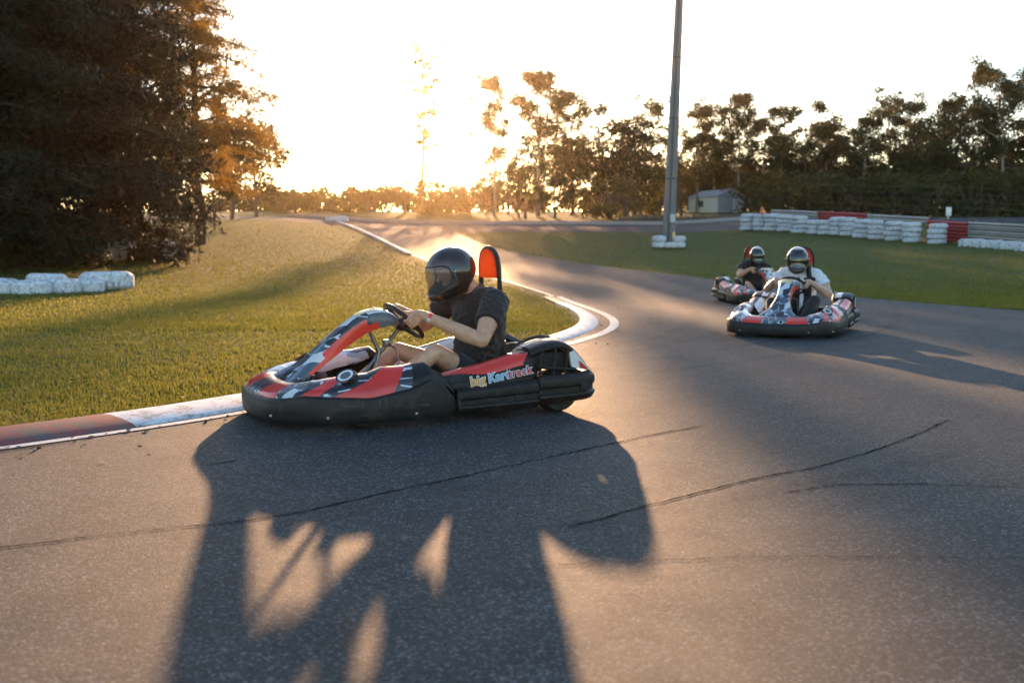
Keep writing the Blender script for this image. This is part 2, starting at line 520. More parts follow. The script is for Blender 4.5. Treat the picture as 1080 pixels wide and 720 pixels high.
    k.tube([(0.95, -0.25, 0.075), (0.95, 0.25, 0.075)], 0.015, 8)
    k.tube([(0.3, -0.34, 0.075), (0.3, 0.34, 0.075)], 0.015, 8)
    k.tube([(-0.72, -0.55, 0.14), (-0.72, 0.55, 0.14)], 0.02, 10)
    k.build('chassis_frame', MAT['darkmetal'], root)
    # ---- wheels
    for (x, y, r, w) in ((0.62, 0.545, 0.135, 0.115), (0.62, -0.545, 0.135, 0.115), (-0.735, 0.50, 0.142, 0.19), (-0.735, -0.50, 0.142, 0.19)):
        we = empty('wheel'); we.parent = root; we.location = (x, y, r)
        k = MB(); h = w / 2
        k.lathe([(0.068, -h * 0.8), (0.10, -h), (r - 0.012, -h), (r, -h * 0.72), (r + 0.001, 0), (r, h * 0.72), (r - 0.012, h), (0.10, h), (0.068, h * 0.8)], 'y', seg=36, closed=True)
        k.build('tyre', MAT['rubber'], we)
        k = MB()
        k.lathe([(0.02, -h * 0.5), (0.03, -h * 0.2), (0.055, -h * 0.3), (0.068, -h * 0.82), (0.075, -h * 0.82), (0.075, h * 0.82), (0.068, h * 0.82), (0.055, h * 0.3), (0.03, h * 0.2), (0.02, h * 0.5)], 'y', seg=24, closed=True)
        k.build('rim', MAT['metal'], we)
    # ---- side pods
    for sy in (1, -1):
        xs = [0.12, 0.06, -0.04, -0.16, -0.28, -0.40, -0.50]
        rows = []
        for x in xs:
            tz = interp(x, [-0.55, -0.4, -0.16, 0.04, 0.14], [0.425, 0.41, 0.352, 0.315, 0.27])
            fz = interp(x, [-0.55, -0.4, -0.16, 0.04, 0.14], [0.365, 0.345, 0.290, 0.255, 0.235])
            yo = interp(x, [-0.5, 0.0, 0.12], [0.655, 0.655, 0.60])
            rows.append([(x, sy * q, z) for (q, z) in ((yo - 0.03, 0.17), (yo, 0.20), (yo, 0.25 if fz > 0.262 else fz - 0.012), (yo - 0.002, fz), (yo - 0.022, fz + (tz - fz) * 0.62),
                                                          (yo - 0.050, tz - 0.006), (yo - 0.085, tz), (yo - 0.13, tz - 0.006), (yo - 0.19, tz - 0.035), (yo - 0.24, tz - 0.10), (yo - 0.25, 0.15))])
        def pmat(i, j):
            if j in (3, 4) and i >= 0: return 1
            if j == 5 and i < 4: return 1
            if j == 7: return 2
            if j == 8: return 2 if i % 3 else 1
            return 0
        rows = [list(map(tuple, cr(r, 6))) for r in rows]
        rows = [list(map(tuple, q)) for q in np.swapaxes(np.array([cr([r[j] for r in rows], 8) for j in range(len(rows[0]))]), 0, 1)]
        nr_ = len(rows)
        def pmat(i, j):
            u = i / (nr_ - 1.0); q = j / 6.0                       # front to rear; rows across
            lo = 4.9 - 2.1 * min(1, u / 0.55); hi = 6.2 - 0.9 * max(0, (u - 0.45) / 0.55)
            if lo < q < hi and u > 0.03 and not (u > 0.80 and q > 4.4 + abs(u - 0.90) * 14) and u < 1.0 - 0.10 * (5.5 - q) / 2: return 1
            if 7 <= q < 8.6: return 2
            if 8.6 <= q < 9 and (i // 6) % 2: return 1
            return 0
        k = MB(); k.grid(rows, pmat)
        pod = k.build('side_pod', [MAT['black'], MAT['red'], MAT['white']], root, 30)
        solid(pod, 0.006)
        # inner air box / fuel tank under the pod
        k = MB(); k.box((-0.20, sy * 0.47, 0.17), (0.55, 0.22, 0.16), bev=0.03); k.build('pod_tank' if sy > 0 else 'engine_cover', MAT['grey'], root)
        # lettering on the flat outer face
        for (txt, x, z, size, mat) in (('big', -0.055, 0.218, 0.090, 'yellow'), ('Kart', -0.178, 0.236, 0.082, 'blue'), ('track', -0.318, 0.257, 0.076, 'letred')):
            for lay in (0, 1):
                cu = bpy.data.curves.new('lettering', 'FONT'); cu.body = txt; cu.size = size * 0.98; cu.extrude = 0.0006
                cu.offset = 0.0058 if lay == 0 else 0.0014
                cu.space_character = 1.10 if txt == 'track' else 1.04; cu.resolution_u = 4
                tmp = bpy.data.objects.new('tmp_text', cu); col.objects.link(tmp)
                dg = bpy.context.evaluated_depsgraph_get(); dg.update()
                me = bpy.data.meshes.new_from_object(tmp.evaluated_get(dg))
                bpy.data.objects.remove(tmp)
                me.materials.clear(); me.materials.append(MAT['letoutline' if lay == 0 else mat])
                o = bpy.data.objects.new('lettering', me); col.objects.link(o); o.parent = pod
                yy = sy * (0.6585 + 0.0035 * lay)
                tilt = R(8.5)
                if sy > 0:
                    o.matrix_local = Matrix.Translation((x, yy, z)) @ Matrix(((-math.cos(tilt), math.sin(tilt) * 1, 0, 0), (0, 0, 1, 0), (math.sin(tilt), math.cos(tilt), 0, 0), (0, 0, 0, 1)))
                else:
                    xx = {'big': -0.50, 'Kart': -0.378, 'track': -0.238}[txt]; zz = {'big': 0.286, 'Kart': 0.266, 'track': 0.246}[txt]
                    o.matrix_local = Matrix.Translation((xx, yy, zz)) @ Matrix(((math.cos(tilt), math.sin(tilt), 0, 0), (0, 0, -1, 0), (-math.sin(tilt), math.cos(tilt), 0, 0), (0, 0, 0, 1)))
        # ---- rear fairing over the wheel: hoop, struts and tail panel
        prof_pts = cr([(-0.48, 0.418), (-0.58, 0.452), (-0.69, 0.468), (-0.78, 0.440), (-0.86, 0.365), (-0.935, 0.272)], 5)
        rows = []
        for (x, z) in prof_pts:
            rows.append([(x, sy * q, z + dz) for (q, dz) in ((0.650, -0.040), (0.652, -0.018), (0.640, 0.0), (0.60, 0.012), (0.52, 0.018), (0.44, 0.012), (0.39, -0.01), (0.375, -0.05))])
        nn = len(prof_pts)
        k = MB(); k.grid(rows, lambda i, j: (2 if i > nn - 6 else 1) if (i >= nn - 10 and 2 <= j <= 4) else (1 if j >= 4 and i < nn - 5 else 0))
        rf = k.build('rear_fairing', [MAT['black'], MAT['white'], MAT['red']], root, 45); solid(rf, 0.012)
        k = MB()
        for x in (-0.565, -0.665, -0.755):
            zt_ = interp(x, [p[0] for p in reversed(prof_pts)], [p[1] for p in reversed(prof_pts)])
            k.tube([(x + 0.02, sy * 0.650, 0.235), (x, sy * 0.648, zt_ - 0.03)], 0.009, 8)
        k.tube(cr([(-0.525, sy * 0.645, 0.325), (-0.58, sy * 0.655, 0.312), (-0.68, sy * 0.655, 0.300), (-0.82, sy * 0.650, 0.285)], 4), 0.012, 8)
        k.build('vent_frame', MAT['black'], rf)
        k = MB(); k.box((-0.645, sy * 0.51, 0.352), (0.31, 0.20, 0.11), bev=0.03); k.box((-0.52, sy * 0.52, 0.28), (0.06, 0.20, 0.20), bev=0.02); k.build('vent_filler', MAT['rubber'], rf)  # added boxes that darken the vent openings and make their shadow solid
        k = MB()
        P = [(-0.785, 0.305), (-0.765, 0.40), (-0.80, 0.415), (-0.845, 0.365), (-0.925, 0.275), (-0.86, 0.285)]
        for (lst, m, off) in ((P, 0, 0.0), ([(-0.845, 0.298), (-0.835, 0.345), (-0.875, 0.315), (-0.912, 0.278)], 1, 0.004)):
            A = [(x, sy * (0.655 + off), z) for (x, z) in lst]; B = [(x, sy * (0.630), z) for (x, z) in lst]
            n = len(A); k.add(A + B, [tuple(range(n)), tuple(range(2 * n - 1, n - 1, -1))] + [(i, (i + 1) % n, n + (i + 1) % n, n + i) for i in range(n)], m)
        k.build('tail_panel', [MAT['white'], MAT['red']], rf, 0)
        # dark fin behind the pod
        k = MB(); k.tube(cr([(-0.40, sy * 0.43, 0.39), (-0.52, sy * 0.42, 0.455), (-0.64, sy * 0.42, 0.488), (-0.74, sy * 0.42, 0.482)], 4), [0.012] * 13, 8); k.build('pod_ridge', MAT['black'], rf)
    # ---- side bumpers + rear bumper: one band per side and one round the tail
    def band(pts, b, t, bulge):
        def pr(i, x, y):
            bb = interp(x, [-1.0, -0.5, 0.06], b); tt = interp(x, [-1.0, -0.5, 0.06], t)
            h = tt - bb
            return [(o, bb + h * q) for (o, q) in ((-0.05, 0.04), (-0.01, 0.0), (0.010, 0.05), (bulge, 0.24), (bulge * 0.95, 0.30), (bulge * 0.55, 0.36), (bulge * 0.55, 0.52), (bulge * 0.9, 0.58),
                                                    (bulge, 0.68), (bulge * 0.8, 0.86), (0.004, 0.97), (-0.02, 1.0), (-0.06, 0.96))]
        return pr
    for sy in (1, -1):
        p = cr([(0.035, sy * 0.640), (-0.10, sy * 0.655), (-0.30, sy * 0.665), (-0.52, sy * 0.668)], 5)
        if sy > 0: p = p[::-1]
        def pr(i, x, y):
            base = band(None, [0.075, 0.052, 0.045], [0.26, 0.245, 0.205], 0.028)(i, x, y)
            return [(-o, z) for (o, z) in base] if True else base
        k = MB()
        sg = -1
        # check the outward side
        dx, dy = p[1][0] - p[0][0], p[1][1] - p[0][1]
        if (dx) * sy > 0: sg = 1
        sweep(k, [tuple(q) for q in p], lambda i, x, y: [(sg * o, z) for (o, z) in band(None, [0.075, 0.052, 0.045], [0.26, 0.245, 0.205], 0.028)(i, x, y)])
        k.build('side_bumper', MAT['black'], root, 30)
    half = [(-0.525, 0.672), (-0.66, 0.682), (-0.80, 0.682), (-0.90, 0.66), (-0.955, 0.60), (-0.968, 0.45), (-0.970, 0.2), (-0.970, 0.0)]
    p = [tuple(q) for q in cr(mirrored(half), 5)]
    sg = 1 if (-(p[1][1] - p[0][1]), p[1][0] - p[0][0])[1] > 0 else -1
    k = MB(); sweep(k, p, lambda i, x, y: [(sg * o, z) for (o, z) in band(None, [0.088, 0.070, 0.06], [0.275, 0.262, 0.2], 0.030)(i, x, y)])
    rb = k.build('rear_bumper', MAT['black'], root, 30)
    for sy in (1, -1):
        k = MB(); k.box((-0.855, sy * 0.698, 0.185), (0.062, 0.022, 0.05), bev=0.006); k.build('bumper_slot', MAT['rubber'], rb)
    # ---- seat
    cl = cr([(0.06, 0.165), (-0.08, 0.125), (-0.26, 0.105), (-0.42, 0.15), (-0.52, 0.30), (-0.565, 0.48), (-0.58, 0.60)], 4)
    rows = []
    for i, (x, z) in enumerate(cl):
        a = cl[max(i - 1, 0)]; b = cl[min(i + 1, len(cl) - 1)]
        tx, tz = b[0] - a[0], b[1] - a[1]; L = math.hypot(tx, tz); nx, nz = -tz / L, tx / L
        if nz < 0 and z < 0.2: nx, nz = -nx, -nz
        if z >= 0.2: nx, nz = abs(nx), abs(nz) * (1 if tz > 0 else 1)
        dep = interp(i / (len(cl) - 1), [0, 0.3, 0.65, 1], [0.05, 0.13, 0.17, 0.06])
        hw = interp(i / (len(cl) - 1), [0, 0.4, 0.8, 1], [0.19, 0.20, 0.21, 0.17])
        rows.append([(x + nx * dep * abs(u) ** 3, u * hw, z + nz * dep * abs(u) ** 3) for u in np.linspace(-1, 1, 13)])
    k = MB(); k.grid(rows); so = k.build('seat', MAT['seat'], root, 60); solid(so, 0.012)
    # ---- head restraint: tubular hoop with a pad
    hoop = cr([(-0.53, 0.150, 0.30), (-0.505, 0.152, 0.60), (-0.495, 0.152, 0.85), (-0.490, 0.146, 0.97), (-0.484, 0.100, 1.055), (-0.482, 0.0, 1.085), (-0.484, -0.100, 1.055), (-0.490, -0.146, 0.97),
               (-0.495, -0.152, 0.85), (-0.505, -0.152, 0.60), (-0.53, -0.150, 0.30)], 5)
    hr = MB().tube(hoop, 0.017, 10).build('headrest_frame', MAT['black'], root)
    A = [q for q in hoop if q[2] > 0.865]
    A = [np.array((q[0], q[1] * 0.93, q[2] - 0.006)) for q in A]
    n = len(A)
    k = MB(); F_ = [(x + 0.018, y, z) for (x, y, z) in A]; B_ = [(x - 0.014, y, z) for (x, y, z) in A]
    k.add(F_ + B_, [tuple(range(n)), tuple(range(2 * n - 1, n - 1, -1))] + [(i, (i + 1) % n, n + (i + 1) % n, n + i) for i in range(n)])
    k.build('headrest_pad', MAT['pad'], hr, 30)
    # ---- steering wheel, column, pedals
    C0 = Vector((0.145, 0, 0.590)); U = Vector((0.72, 0, 0.69)).normalized(); Yv = Vector((0, 1, 0)); N = Yv.cross(U).normalized()   # N towards or away
    if N.x > 0: N = -N                    # N points to the driver
    rim = [C0 + (Yv * math.cos(2 * PI * q / 40) + U * math.sin(2 * PI * q / 40) * (0.92 if math.sin(2 * PI * q / 40) < -0.8 else 1)) * 0.165 for q in range(40)]
    sw = MB().tube(rim, 0.0155, 12, closed=True).build('steering_wheel', MAT['black'], root)
    k = MB()
    for ang in (90, 205, 335):
        a = R(ang); d = Yv * math.cos(a) + U * math.sin(a)
        k.tube([C0 - N * 0.02, C0 - N * 0.012 + d * 0.08, C0 + d * 0.16], [0.016, 0.012, 0.009], 8)
    k.capsule(C0 - N * 0.03, 0.042, C0 - N * 0.012, 0.040, 16)
    k.build('wheel_spokes', MAT['darkmetal'], sw)
    k = MB(); k.tube([C0 - N * 0.02, Vector((0.52, 0, 0.15))], 0.013, 10)
    k.tube([Vector((0.42, 0.10, 0.08)), Vector((0.33, 0.02, 0.40)), Vector((0.40, 0.0, 0.56))], 0.011, 8)
    k.tube([Vector((0.42, -0.10, 0.08)), Vector((0.33, -0.02, 0.40)), Vector((0.40, 0.0, 0.56))], 0.011, 8)
    k.box((0.27, 0.0, 0.45), (0.05, 0.07, 0.05), bev=0.01)
    k.tube([(0.27, 0.03, 0.45), (0.24, 0.09, 0.42), (0.22, 0.10, 0.33), (0.30, 0.12, 0.25)], 0.006, 6)
    k.build('steering_column', MAT['greymetal'], root)
    for sy in (1, -1):
        k = MB(); k.tube([(0.76, sy * 0.16, 0.07), (0.74, sy * 0.16, 0.23)], 0.010, 8); k.box((0.735, sy * 0.16, 0.22), (0.02, 0.07, 0.05), bev=0.006)
        k.build('pedal', MAT['darkmetal'], root)
    # engine at the rear
    k = MB()
    k.box((-0.70, -0.16, 0.22), (0.20, 0.24, 0.18), 0, bev=0.02)
    for q in range(6): k.box((-0.70, -0.16, 0.33 + q * 0.014), (0.15, 0.18, 0.006), 0)
    k.lathe([(0.001, -0.02), (0.075, -0.02), (0.08, 0.0), (0.075, 0.02), (0.001, 0.02)], 'y', (-0.70, -0.01, 0.24), 20)
    k.tube(cr([(-0.62, -0.2, 0.32), (-0.55, -0.22, 0.40), (-0.70, -0.24, 0.44), (-0.86, -0.20, 0.36)], 5), 0.028, 10)
    k.build('engine', MAT['darkmetal'], root)
    return root, (C0, U, Yv, N)
# ------------------------------------------------------------------ drivers (same axes as the kart)
def frame_loft(mb, pts, lat, dep, seg=24, tw=0.0):
    """elliptical tube in the xz plane, wide along y"""
    P = [Vector(p) for p in pts]; rings = []
    n = len(P)
    for i, p in enumerate(P):
        t = P[min(i + 1, n - 1)] - P[max(i - 1, 0)]; t.normalize()
        f_ = min(1, max(0, (p.z - 0.30) / 0.40)) * tw; b = Vector((-math.sin(f_), math.cos(f_), 0)); b = (b - t * b.dot(t)).normalized(); a = t.cross(b)
        rings.append([p + b * lat[i] * math.cos(2 * PI * q / seg) + a * dep[i] * math.sin(2 * PI * q / seg) for q in range(seg)])
    mb.loft(rings)

def make_person(label, group, wheel, skin, shirt, pants, shell, visor, shell_back=None, long_pants=False, strap=False, band=False,
                yaw=0.0, pitch=14.0, tw=0.0, vox=0.0043):
    C0, U, Yv, N = wheel
    root = empty('person')
    tag(root, label, 'person', group)
    tw = R(tw); sh = {s: Vector((-0.375 - s * 0.23 * math.sin(tw), s * 0.23 * math.cos(tw), 0.732)) for s in (1, -1)}
    el = {1: Vector((-0.245, 0.405, 0.480)), -1: Vector((-0.14, -0.37, 0.53))}
    hand = {}
    body = MB()
    # torso, neck, head
    tp = [(-0.315, 0, 0.16), (-0.34, 0, 0.24), (-0.385, 0, 0.36), (-0.405, 0, 0.50), (-0.40, 0, 0.62), (-0.385, 0, 0.72), (-0.36, 0, 0.785)]
    frame_loft(body, tp, [0.13, 0.165, 0.155, 0.175, 0.20, 0.18, 0.08], [0.09, 0.12, 0.12, 0.135, 0.14, 0.11, 0.065], tw=tw)
    body.chain([((-0.375, 0, 0.76), 0.068), ((-0.29, 0, 0.855), 0.058)])
    hm = Matrix.Translation((-0.195, 0, 0.922)) @ Matrix.Rotation(R(yaw), 4, 'Z') @ Matrix.Rotation(R(pitch), 4, 'Y')
    H = lambda x, y, z: hm @ Vector((x, y, z))
    body.capsule(H(-0.025, 0, 0.03), 0.092, H(0.01, 0, 0.02), 0.085, 20)
    body.capsule(H(0.02, 0, -0.01), 0.072, H(0.035, 0, -0.075), 0.045, 16)          # jaw
    body.capsule(H(0.088, 0, 0.015), 0.012, H(0.108, 0, -0.022), 0.016, 10)         # nose
    for s in (1, -1):
        body.capsule(H(0.078, s * 0.032, 0.026), 0.014, H(0.080, s * 0.034, 0.026), 0.014, 10)   # eye
        body.capsule(H(0.075, s * 0.018, 0.043), 0.010, H(0.066, s * 0.052, 0.045), 0.009, 10)   # brow
        body.capsule(H(-0.01, s * 0.088, 0.01), 0.016, H(-0.015, s * 0.090, -0.03), 0.012, 10)   # ear
    body.capsule(H(0.076, 0.018, -0.062), 0.010, H(0.076, -0.018, -0.062), 0.010, 10)            # mouth
    # arms and hands
    for s in (1, -1):
        ang = R(6 if s > 0 else 14)
        rad = (Yv * s * math.cos(ang) + U * math.sin(ang)).normalized()
        tan = (U * math.cos(ang) - Yv * s * math.sin(ang)).normalized()
        G = C0 + rad * 0.165
        wrist = G + N * 0.075 + rad * 0.045 - tan * 0.012
        hand[s] = wrist
        body.chain([(sh[s] - Vector((0, s * 0.02, 0.01)), 0.076), (sh[s] + (el[s] - sh[s]) * 0.22, 0.072), (sh[s] + (el[s] - sh[s]) * 0.58, 0.067), (el[s], 0.048)])
        f = wrist - el[s]
        body.chain([(el[s], 0.048), (el[s] + f * 0.26 + Vector((0, 0, -0.004)), 0.0545), (el[s] + f * 0.62, 0.042), (wrist, 0.029)])
        # palm: four metacarpals from the wrist to the knuckles
        for q, (off, L, fr) in enumerate(((0.0335, 0.94, 0.0088), (0.0110, 1.0, 0.0092), (-0.0115, 0.97, 0.0088), (-0.0335, 0.86, 0.0078))):
            kn = G + rad * 0.036 + N * 0.018 + tan * off
            body.chain([(wrist + tan * off * 0.45, 0.019), (kn, 0.0120)])
            pr = [(kn, 0.0112)]
            for a_, rr in ((-28, 0.031), (-82, 0.0285), (-132, 0.0275), (-185, 0.0265)):
                a2 = R(a_ * L)
                pr.append((G + (rad * math.cos(a2) + N * math.sin(a2)) * rr + tan * off * 0.92, fr))
            pr[-1] = (pr[-1][0], fr * 0.85)
            body.chain(pr, 10)
        th0 = wrist + tan * 0.022 - rad * 0.010
        body.chain([(th0, 0.018), (G + N * 0.038 + tan * 0.040 - rad * 0.006, 0.0135), (G + N * 0.029 + tan * 0.058 - rad * 0.016, 0.0112), (G + N * 0.020 + tan * 0.074 - rad * 0.022, 0.0095)], 12)
    # legs
    hip = {s: Vector((-0.30, s * 0.11, 0.195)) for s in (1, -1)}
    knee = {1: Vector((0.030, 0.275, 0.405)), -1: Vector((0.10, -0.26, 0.37))}
    ank = {1: Vector((0.47, 0.175, 0.11)), -1: Vector((0.52, -0.165, 0.12))}
    for s in (1, -1):
        th = knee[s] - hip[s]; cv = ank[s] - knee[s]
        body.chain([(hip[s], 0.100), (hip[s] + th * 0.35, 0.090), (hip[s] + th * 0.72, 0.070), (knee[s], 0.056)], 18)
        body.chain([(knee[s], 0.056), (knee[s] + cv * 0.22 - Vector((0, 0, 0.012)), 0.058), (knee[s] + cv * 0.55, 0.045), (ank[s], 0.034)], 16)
        body.chain([(ank[s], 0.034), (ank[s] + Vector((0.10, 0, -0.01)), 0.034), (ank[s] + Vector((0.15, 0, 0.075)), 0.030)])
    bo = body.build('body', skin, root)
    remesh(bo, vox, 2, 0.5)
    # shirt
    k = MB()
    frame_loft(k, [(-0.33, 0, 0.21), (-0.36, 0, 0.29), (-0.395, 0, 0.38), (-0.413, 0, 0.50), (-0.405, 0, 0.62), (-0.385, 0, 0.715), (-0.36, 0, 0.778), (-0.345, 0, 0.800)],
               [0.172, 0.185, 0.195, 0.208, 0.228, 0.212, 0.130, 0.082], [0.135, 0.155, 0.165, 0.170, 0.170, 0.142, 0.100, 0.074], tw=tw)
    for s in (1, -1):
        d = el[s] - sh[s]
        k.chain([(sh[s] * 0.5 + Vector((-0.19, 0, 0.363)), 0.096), (sh[s] - Vector((0, s * 0.015, 0.012)), 0.096), (sh[s] + d * 0.28, 0.092)], 20)
        # open sleeve end
        p0, p1 = sh[s] + d * 0.20, sh[s] + d * 0.58
        k.tube([p0, p0 + (p1 - p0) * 0.5, p1], [0.090, 0.088, 0.087], 24)
    # folds
    rnd = random.Random(3)
    for q in range(9):
        y = rnd.uniform(-0.13, 0.13); z = rnd.uniform(0.36, 0.64)
        xx = -0.405 + 0.158 * math.sqrt(max(0, 1 - (y / 0.2) ** 2))
        k.tube([(xx - 0.012, y - 0.05, z + rnd.uniform(-0.04, 0.04)), (xx + 0.002, y, z), (xx - 0.012, y + 0.05, z + rnd.uniform(-0.04, 0.04))], [0.004, 0.012, 0.004], 8)
    for s in (1, -1):
        for q in range(6):
            z = 0.34 + 0.05 * q
            k.tube([(-0.33, s * 0.19, z + 0.02), (-0.42, s * 0.206, z), (-0.50, s * 0.165, z + 0.035)], [0.004, 0.013, 0.004], 8)
    to = k.build('tshirt', shirt, root)
    remesh(to, 0.006, 3, 0.5)
    from mathutils import noise as mn
    nrm_ = [v.normal.copy() for v in to.data.vertices]
    for v, vn in zip(to.data.vertices, nrm_):
        q = v.co.copy()
        f1 = 1 - abs(mn.noise(Vector((q.x * 7 + 3, q.y * 5, q.z * 13 + 4 * q.y)))) * 2.6
        f2 = 1 - abs(mn.noise(Vector((q.x * 14, q.y * 12 + 8, q.z * 22 - 6 * q.x)))) * 2.4
        v.co = q + vn * (0.0075 * f1 + 0.0035 * f2 - 0.004)
    to.data.update()
    # shorts / trousers
    k = MB()
    frame_loft(k, [(-0.315, 0, 0.12), (-0.33, 0, 0.20), (-0.36, 0, 0.30)], [0.15, 0.185, 0.172], [0.12, 0.14, 0.13])
    for s in (1, -1):
        th = knee[s] - hip[s]
        e_ = 0.60 if not long_pants else 1.0
        k.chain([(hip[s], 0.115), (hip[s] + th * 0.35, 0.106)], 20)
        k.tube([hip[s] + th * 0.2, hip[s] + th * 0.45, hip[s] + th * e_], [0.112, 0.104, 0.092 if not long_pants else 0.072], 22)
        if long_pants:
            cv = ank[s] - knee[s]
            k.chain([(knee[s], 0.072), (knee[s] + cv * 0.3, 0.068), (knee[s] + cv * 0.9, 0.052)], 18)
    po = k.build('trousers' if long_pants else 'shorts', pants, root)
    remesh(po, 0.0065, 3, 0.5)
    for s in (1, -1):
        k = MB()
        a = ank[s]
        k.chain([(a + Vector((-0.02, 0, -0.012)), 0.044), (a + Vector((0.085, 0, -0.022)), 0.042), (a + Vector((0.135, 0, 0.05)), 0.040), (a + Vector((0.15, 0, 0.11)), 0.033)], 14)
        so = k.build('shoe', MAT['shoe'], root); remesh(so, 0.008, 3)
    if strap:
        to.data.materials.append(MAT['strap_black'])
        for pl in to.data.polygons:
            c = pl.center
            if abs(c.y) < 0.17 and c.z < 0.69 and c.x > -0.42 and not (abs(c.y - 0.055) < 0.022 or abs(c.y + 0.10) < 0.018): pl.material_index = 1
        k = MB()
        for (a0, a1, r_) in (((-0.30, 0.125, 0.815), (-0.245, 0.155, 0.66), 0.034), ((-0.245, 0.155, 0.67), (-0.27, 0.255, 0.675), 0.030)):
            k.capsule(a0, r_, a1, r_, 12)
        k.build('black_strap', MAT['strap_black'], root)
        tag(root.children[-1] if root.children else None or root)
    if band:
        f = (hand[1] - el[1]); p = el[1] + f * 0.86
        d = f.normalized(); 
        k = MB(); k.tube([p - d * 0.013, p - d * 0.012, p + d * 0.012, p + d * 0.013], [0.031, 0.0345, 0.0335, 0.030], 24, m=0)
        wb = k.build('wristband', [MAT['white'], MAT['letred']], root)
        for pl in wb.data.polygons:
            if pl.center.z > p.z + 0.002: pl.material_index = 1
    # helmet: shell of revolution-like rows with a real opening, lining, visor
    def hr(az, elv):
        ca, sa = math.cos(az), math.sin(az); ce, se = math.cos(elv), math.sin(elv)
        rx = 0.178 if ca > 0 else 0.186
        d = Vector((ce * ca * rx, ce * sa * 0.142, se * (0.170 if se > 0 else 0.182)))
        g = math.exp(-(az / 0.85) ** 2) * math.exp(-((elv + 0.62) / 0.34) ** 2)
        d += Vector((ca, sa, -0.45)) * 0.066 * g                                   # chin bar
        g2 = math.exp(-((abs(az) - PI) / 0.9) ** 2) * math.exp(-((elv + 0.75) / 0.3) ** 2)
        d -= Vector((ca, sa, 0)) * 0.03 * g2                                       # nape
        return d
    nA, nE = 72, 36
    e0, e1 = R(-60), R(90)
    azs = [-PI + 2 * PI * q / nA for q in range(nA)]
    els = [e0 + (e1 - e0) * q / (nE - 1) for q in range(nE)]
    def in_open(az, e):
        u = az / R(72); v = (e - R(5)) / R(27 if e > R(5) else 26)
        return abs(u) ** 3.2 + abs(v) ** 3.2 < 1
    vs = []; fs = []; ms = []
    for e in els:
        for az in azs: vs.append(hm @ hr(az, min(e, R(89.5))))
    for i in range(nE - 1):
        for j in range(nA):
            az = azs[j] + PI / nA; e = (els[i] + els[i + 1]) / 2
            if in_open(az, e): continue
            jj = (j + 1) % nA
            fs.append((i * nA + j, i * nA + jj, (i + 1) * nA + jj, (i + 1) * nA + j))
            m_ = 0
            if shell_back:
                ring = abs(az / R(112)) ** 3 + abs((e - R(2)) / R(60 if e > 0 else 80)) ** 3
                m_ = 1 if ring < 1 or e < R(-22) else 0
            ms.append(m_)
    k = MB(); k.add(vs, fs, ms)
    ho = k.build('helmet', [shell_back or shell, shell], root, 60)
    solid(ho, 0.016, -1)
    # rubber edge of the eye port and the lower rim
    k = MB()
    edge = []
    for q in range(48):
        a = 2 * PI * q / 48
        cu, su = math.cos(a), math.sin(a)
        az = R(72) * math.copysign(abs(cu) ** (2 / 3.2), cu); e = R(5) + R(27 if su > 0 else 26) * math.copysign(abs(su) ** (2 / 3.2), su)
        edge.append(hm @ (hr(az, e) * 1.0))
    k.tube(edge, 0.0065, 8, closed=True)
    k.tube([hm @ (hr(az, e0) * 0.985) for az in azs], 0.008, 8, closed=True)
    k.build('edge_seal', MAT['rubber'], ho)
    k = MB(); rows = []
    for q in range(13):
        e = R(-24) + R(60) * q / 12
        rows.append([hm @ (hr(R(-80) + R(160) * w / 32, e) * 1.028) for w in range(33)])
    k.grid(rows); vo = k.build('visor', visor, ho, 80); solid(vo, 0.003)
    for s in (1, -1):
        k = MB(); c = hm @ (hr(s * R(80), R(6)) * 1.03); d = (hm.to_3x3() @ Vector((0.17, s, 0))).normalized()
        k.capsule(c - d * 0.004, 0.014, c + d * 0.002, 0.012, 14); k.build('visor_screw', MAT['metal'], ho)
    k = MB()
    for w in (-18, 0, 18):
        c = hm @ (hr(R(w), R(-38)) * 1.002); k.capsule(c, 0.007, c + (hm.to_3x3() @ Vector((0, 0, 0.012))), 0.007, 8)
    k.build('chin_vent', MAT['rubber'], ho)
    k = MB()
    k.tube([H(0.01, 0.095, -0.10), H(0.03, 0.06, -0.155), H(0.035, 0.0, -0.165), H(0.03, -0.06, -0.155), H(0.01, -0.095, -0.10)], 0.008, 8)
    k.build('chin_strap', MAT['strap_black'], ho)
    return root
# ------------------------------------------------------------------ ground, track, kerbs
def ground_mat():
    n = NT('ground_grass')
    a = n.ramp(n.noise(0.35, 6, 0.6), [(0.30, (0.036, 0.070, 0.014)), (0.52, (0.056, 0.086, 0.019)), (0.74, (0.095, 0.100, 0.030))])
    b = n.ramp(n.noise(9, 5, 0.65), [(0.35, (0.040, 0.050, 0.012)), (0.65, (0.125, 0.120, 0.035))])
    c = n.mix(0.5, a, b)
    # bare earth patches
    d = n.ramp(n.noise(0.22, 7, 0.65), [(0.66, (0, 0, 0)), (0.78, (1, 1, 1))])
    n.color(n.mix(n.math('MULTIPLY', d, 0.5), c, (0.12, 0.09, 0.045)))
    n.rough(0.95)
    n.b.inputs['Specular IOR Level'].default_value = 0.15
    n.bump(n.math('ADD', n.noise(40, 4), n.math('MULTIPLY', n.noise(5, 4), 2.0)), 0.8, 0.05)
    return n.mat
MAT['ground'] = ground_mat()

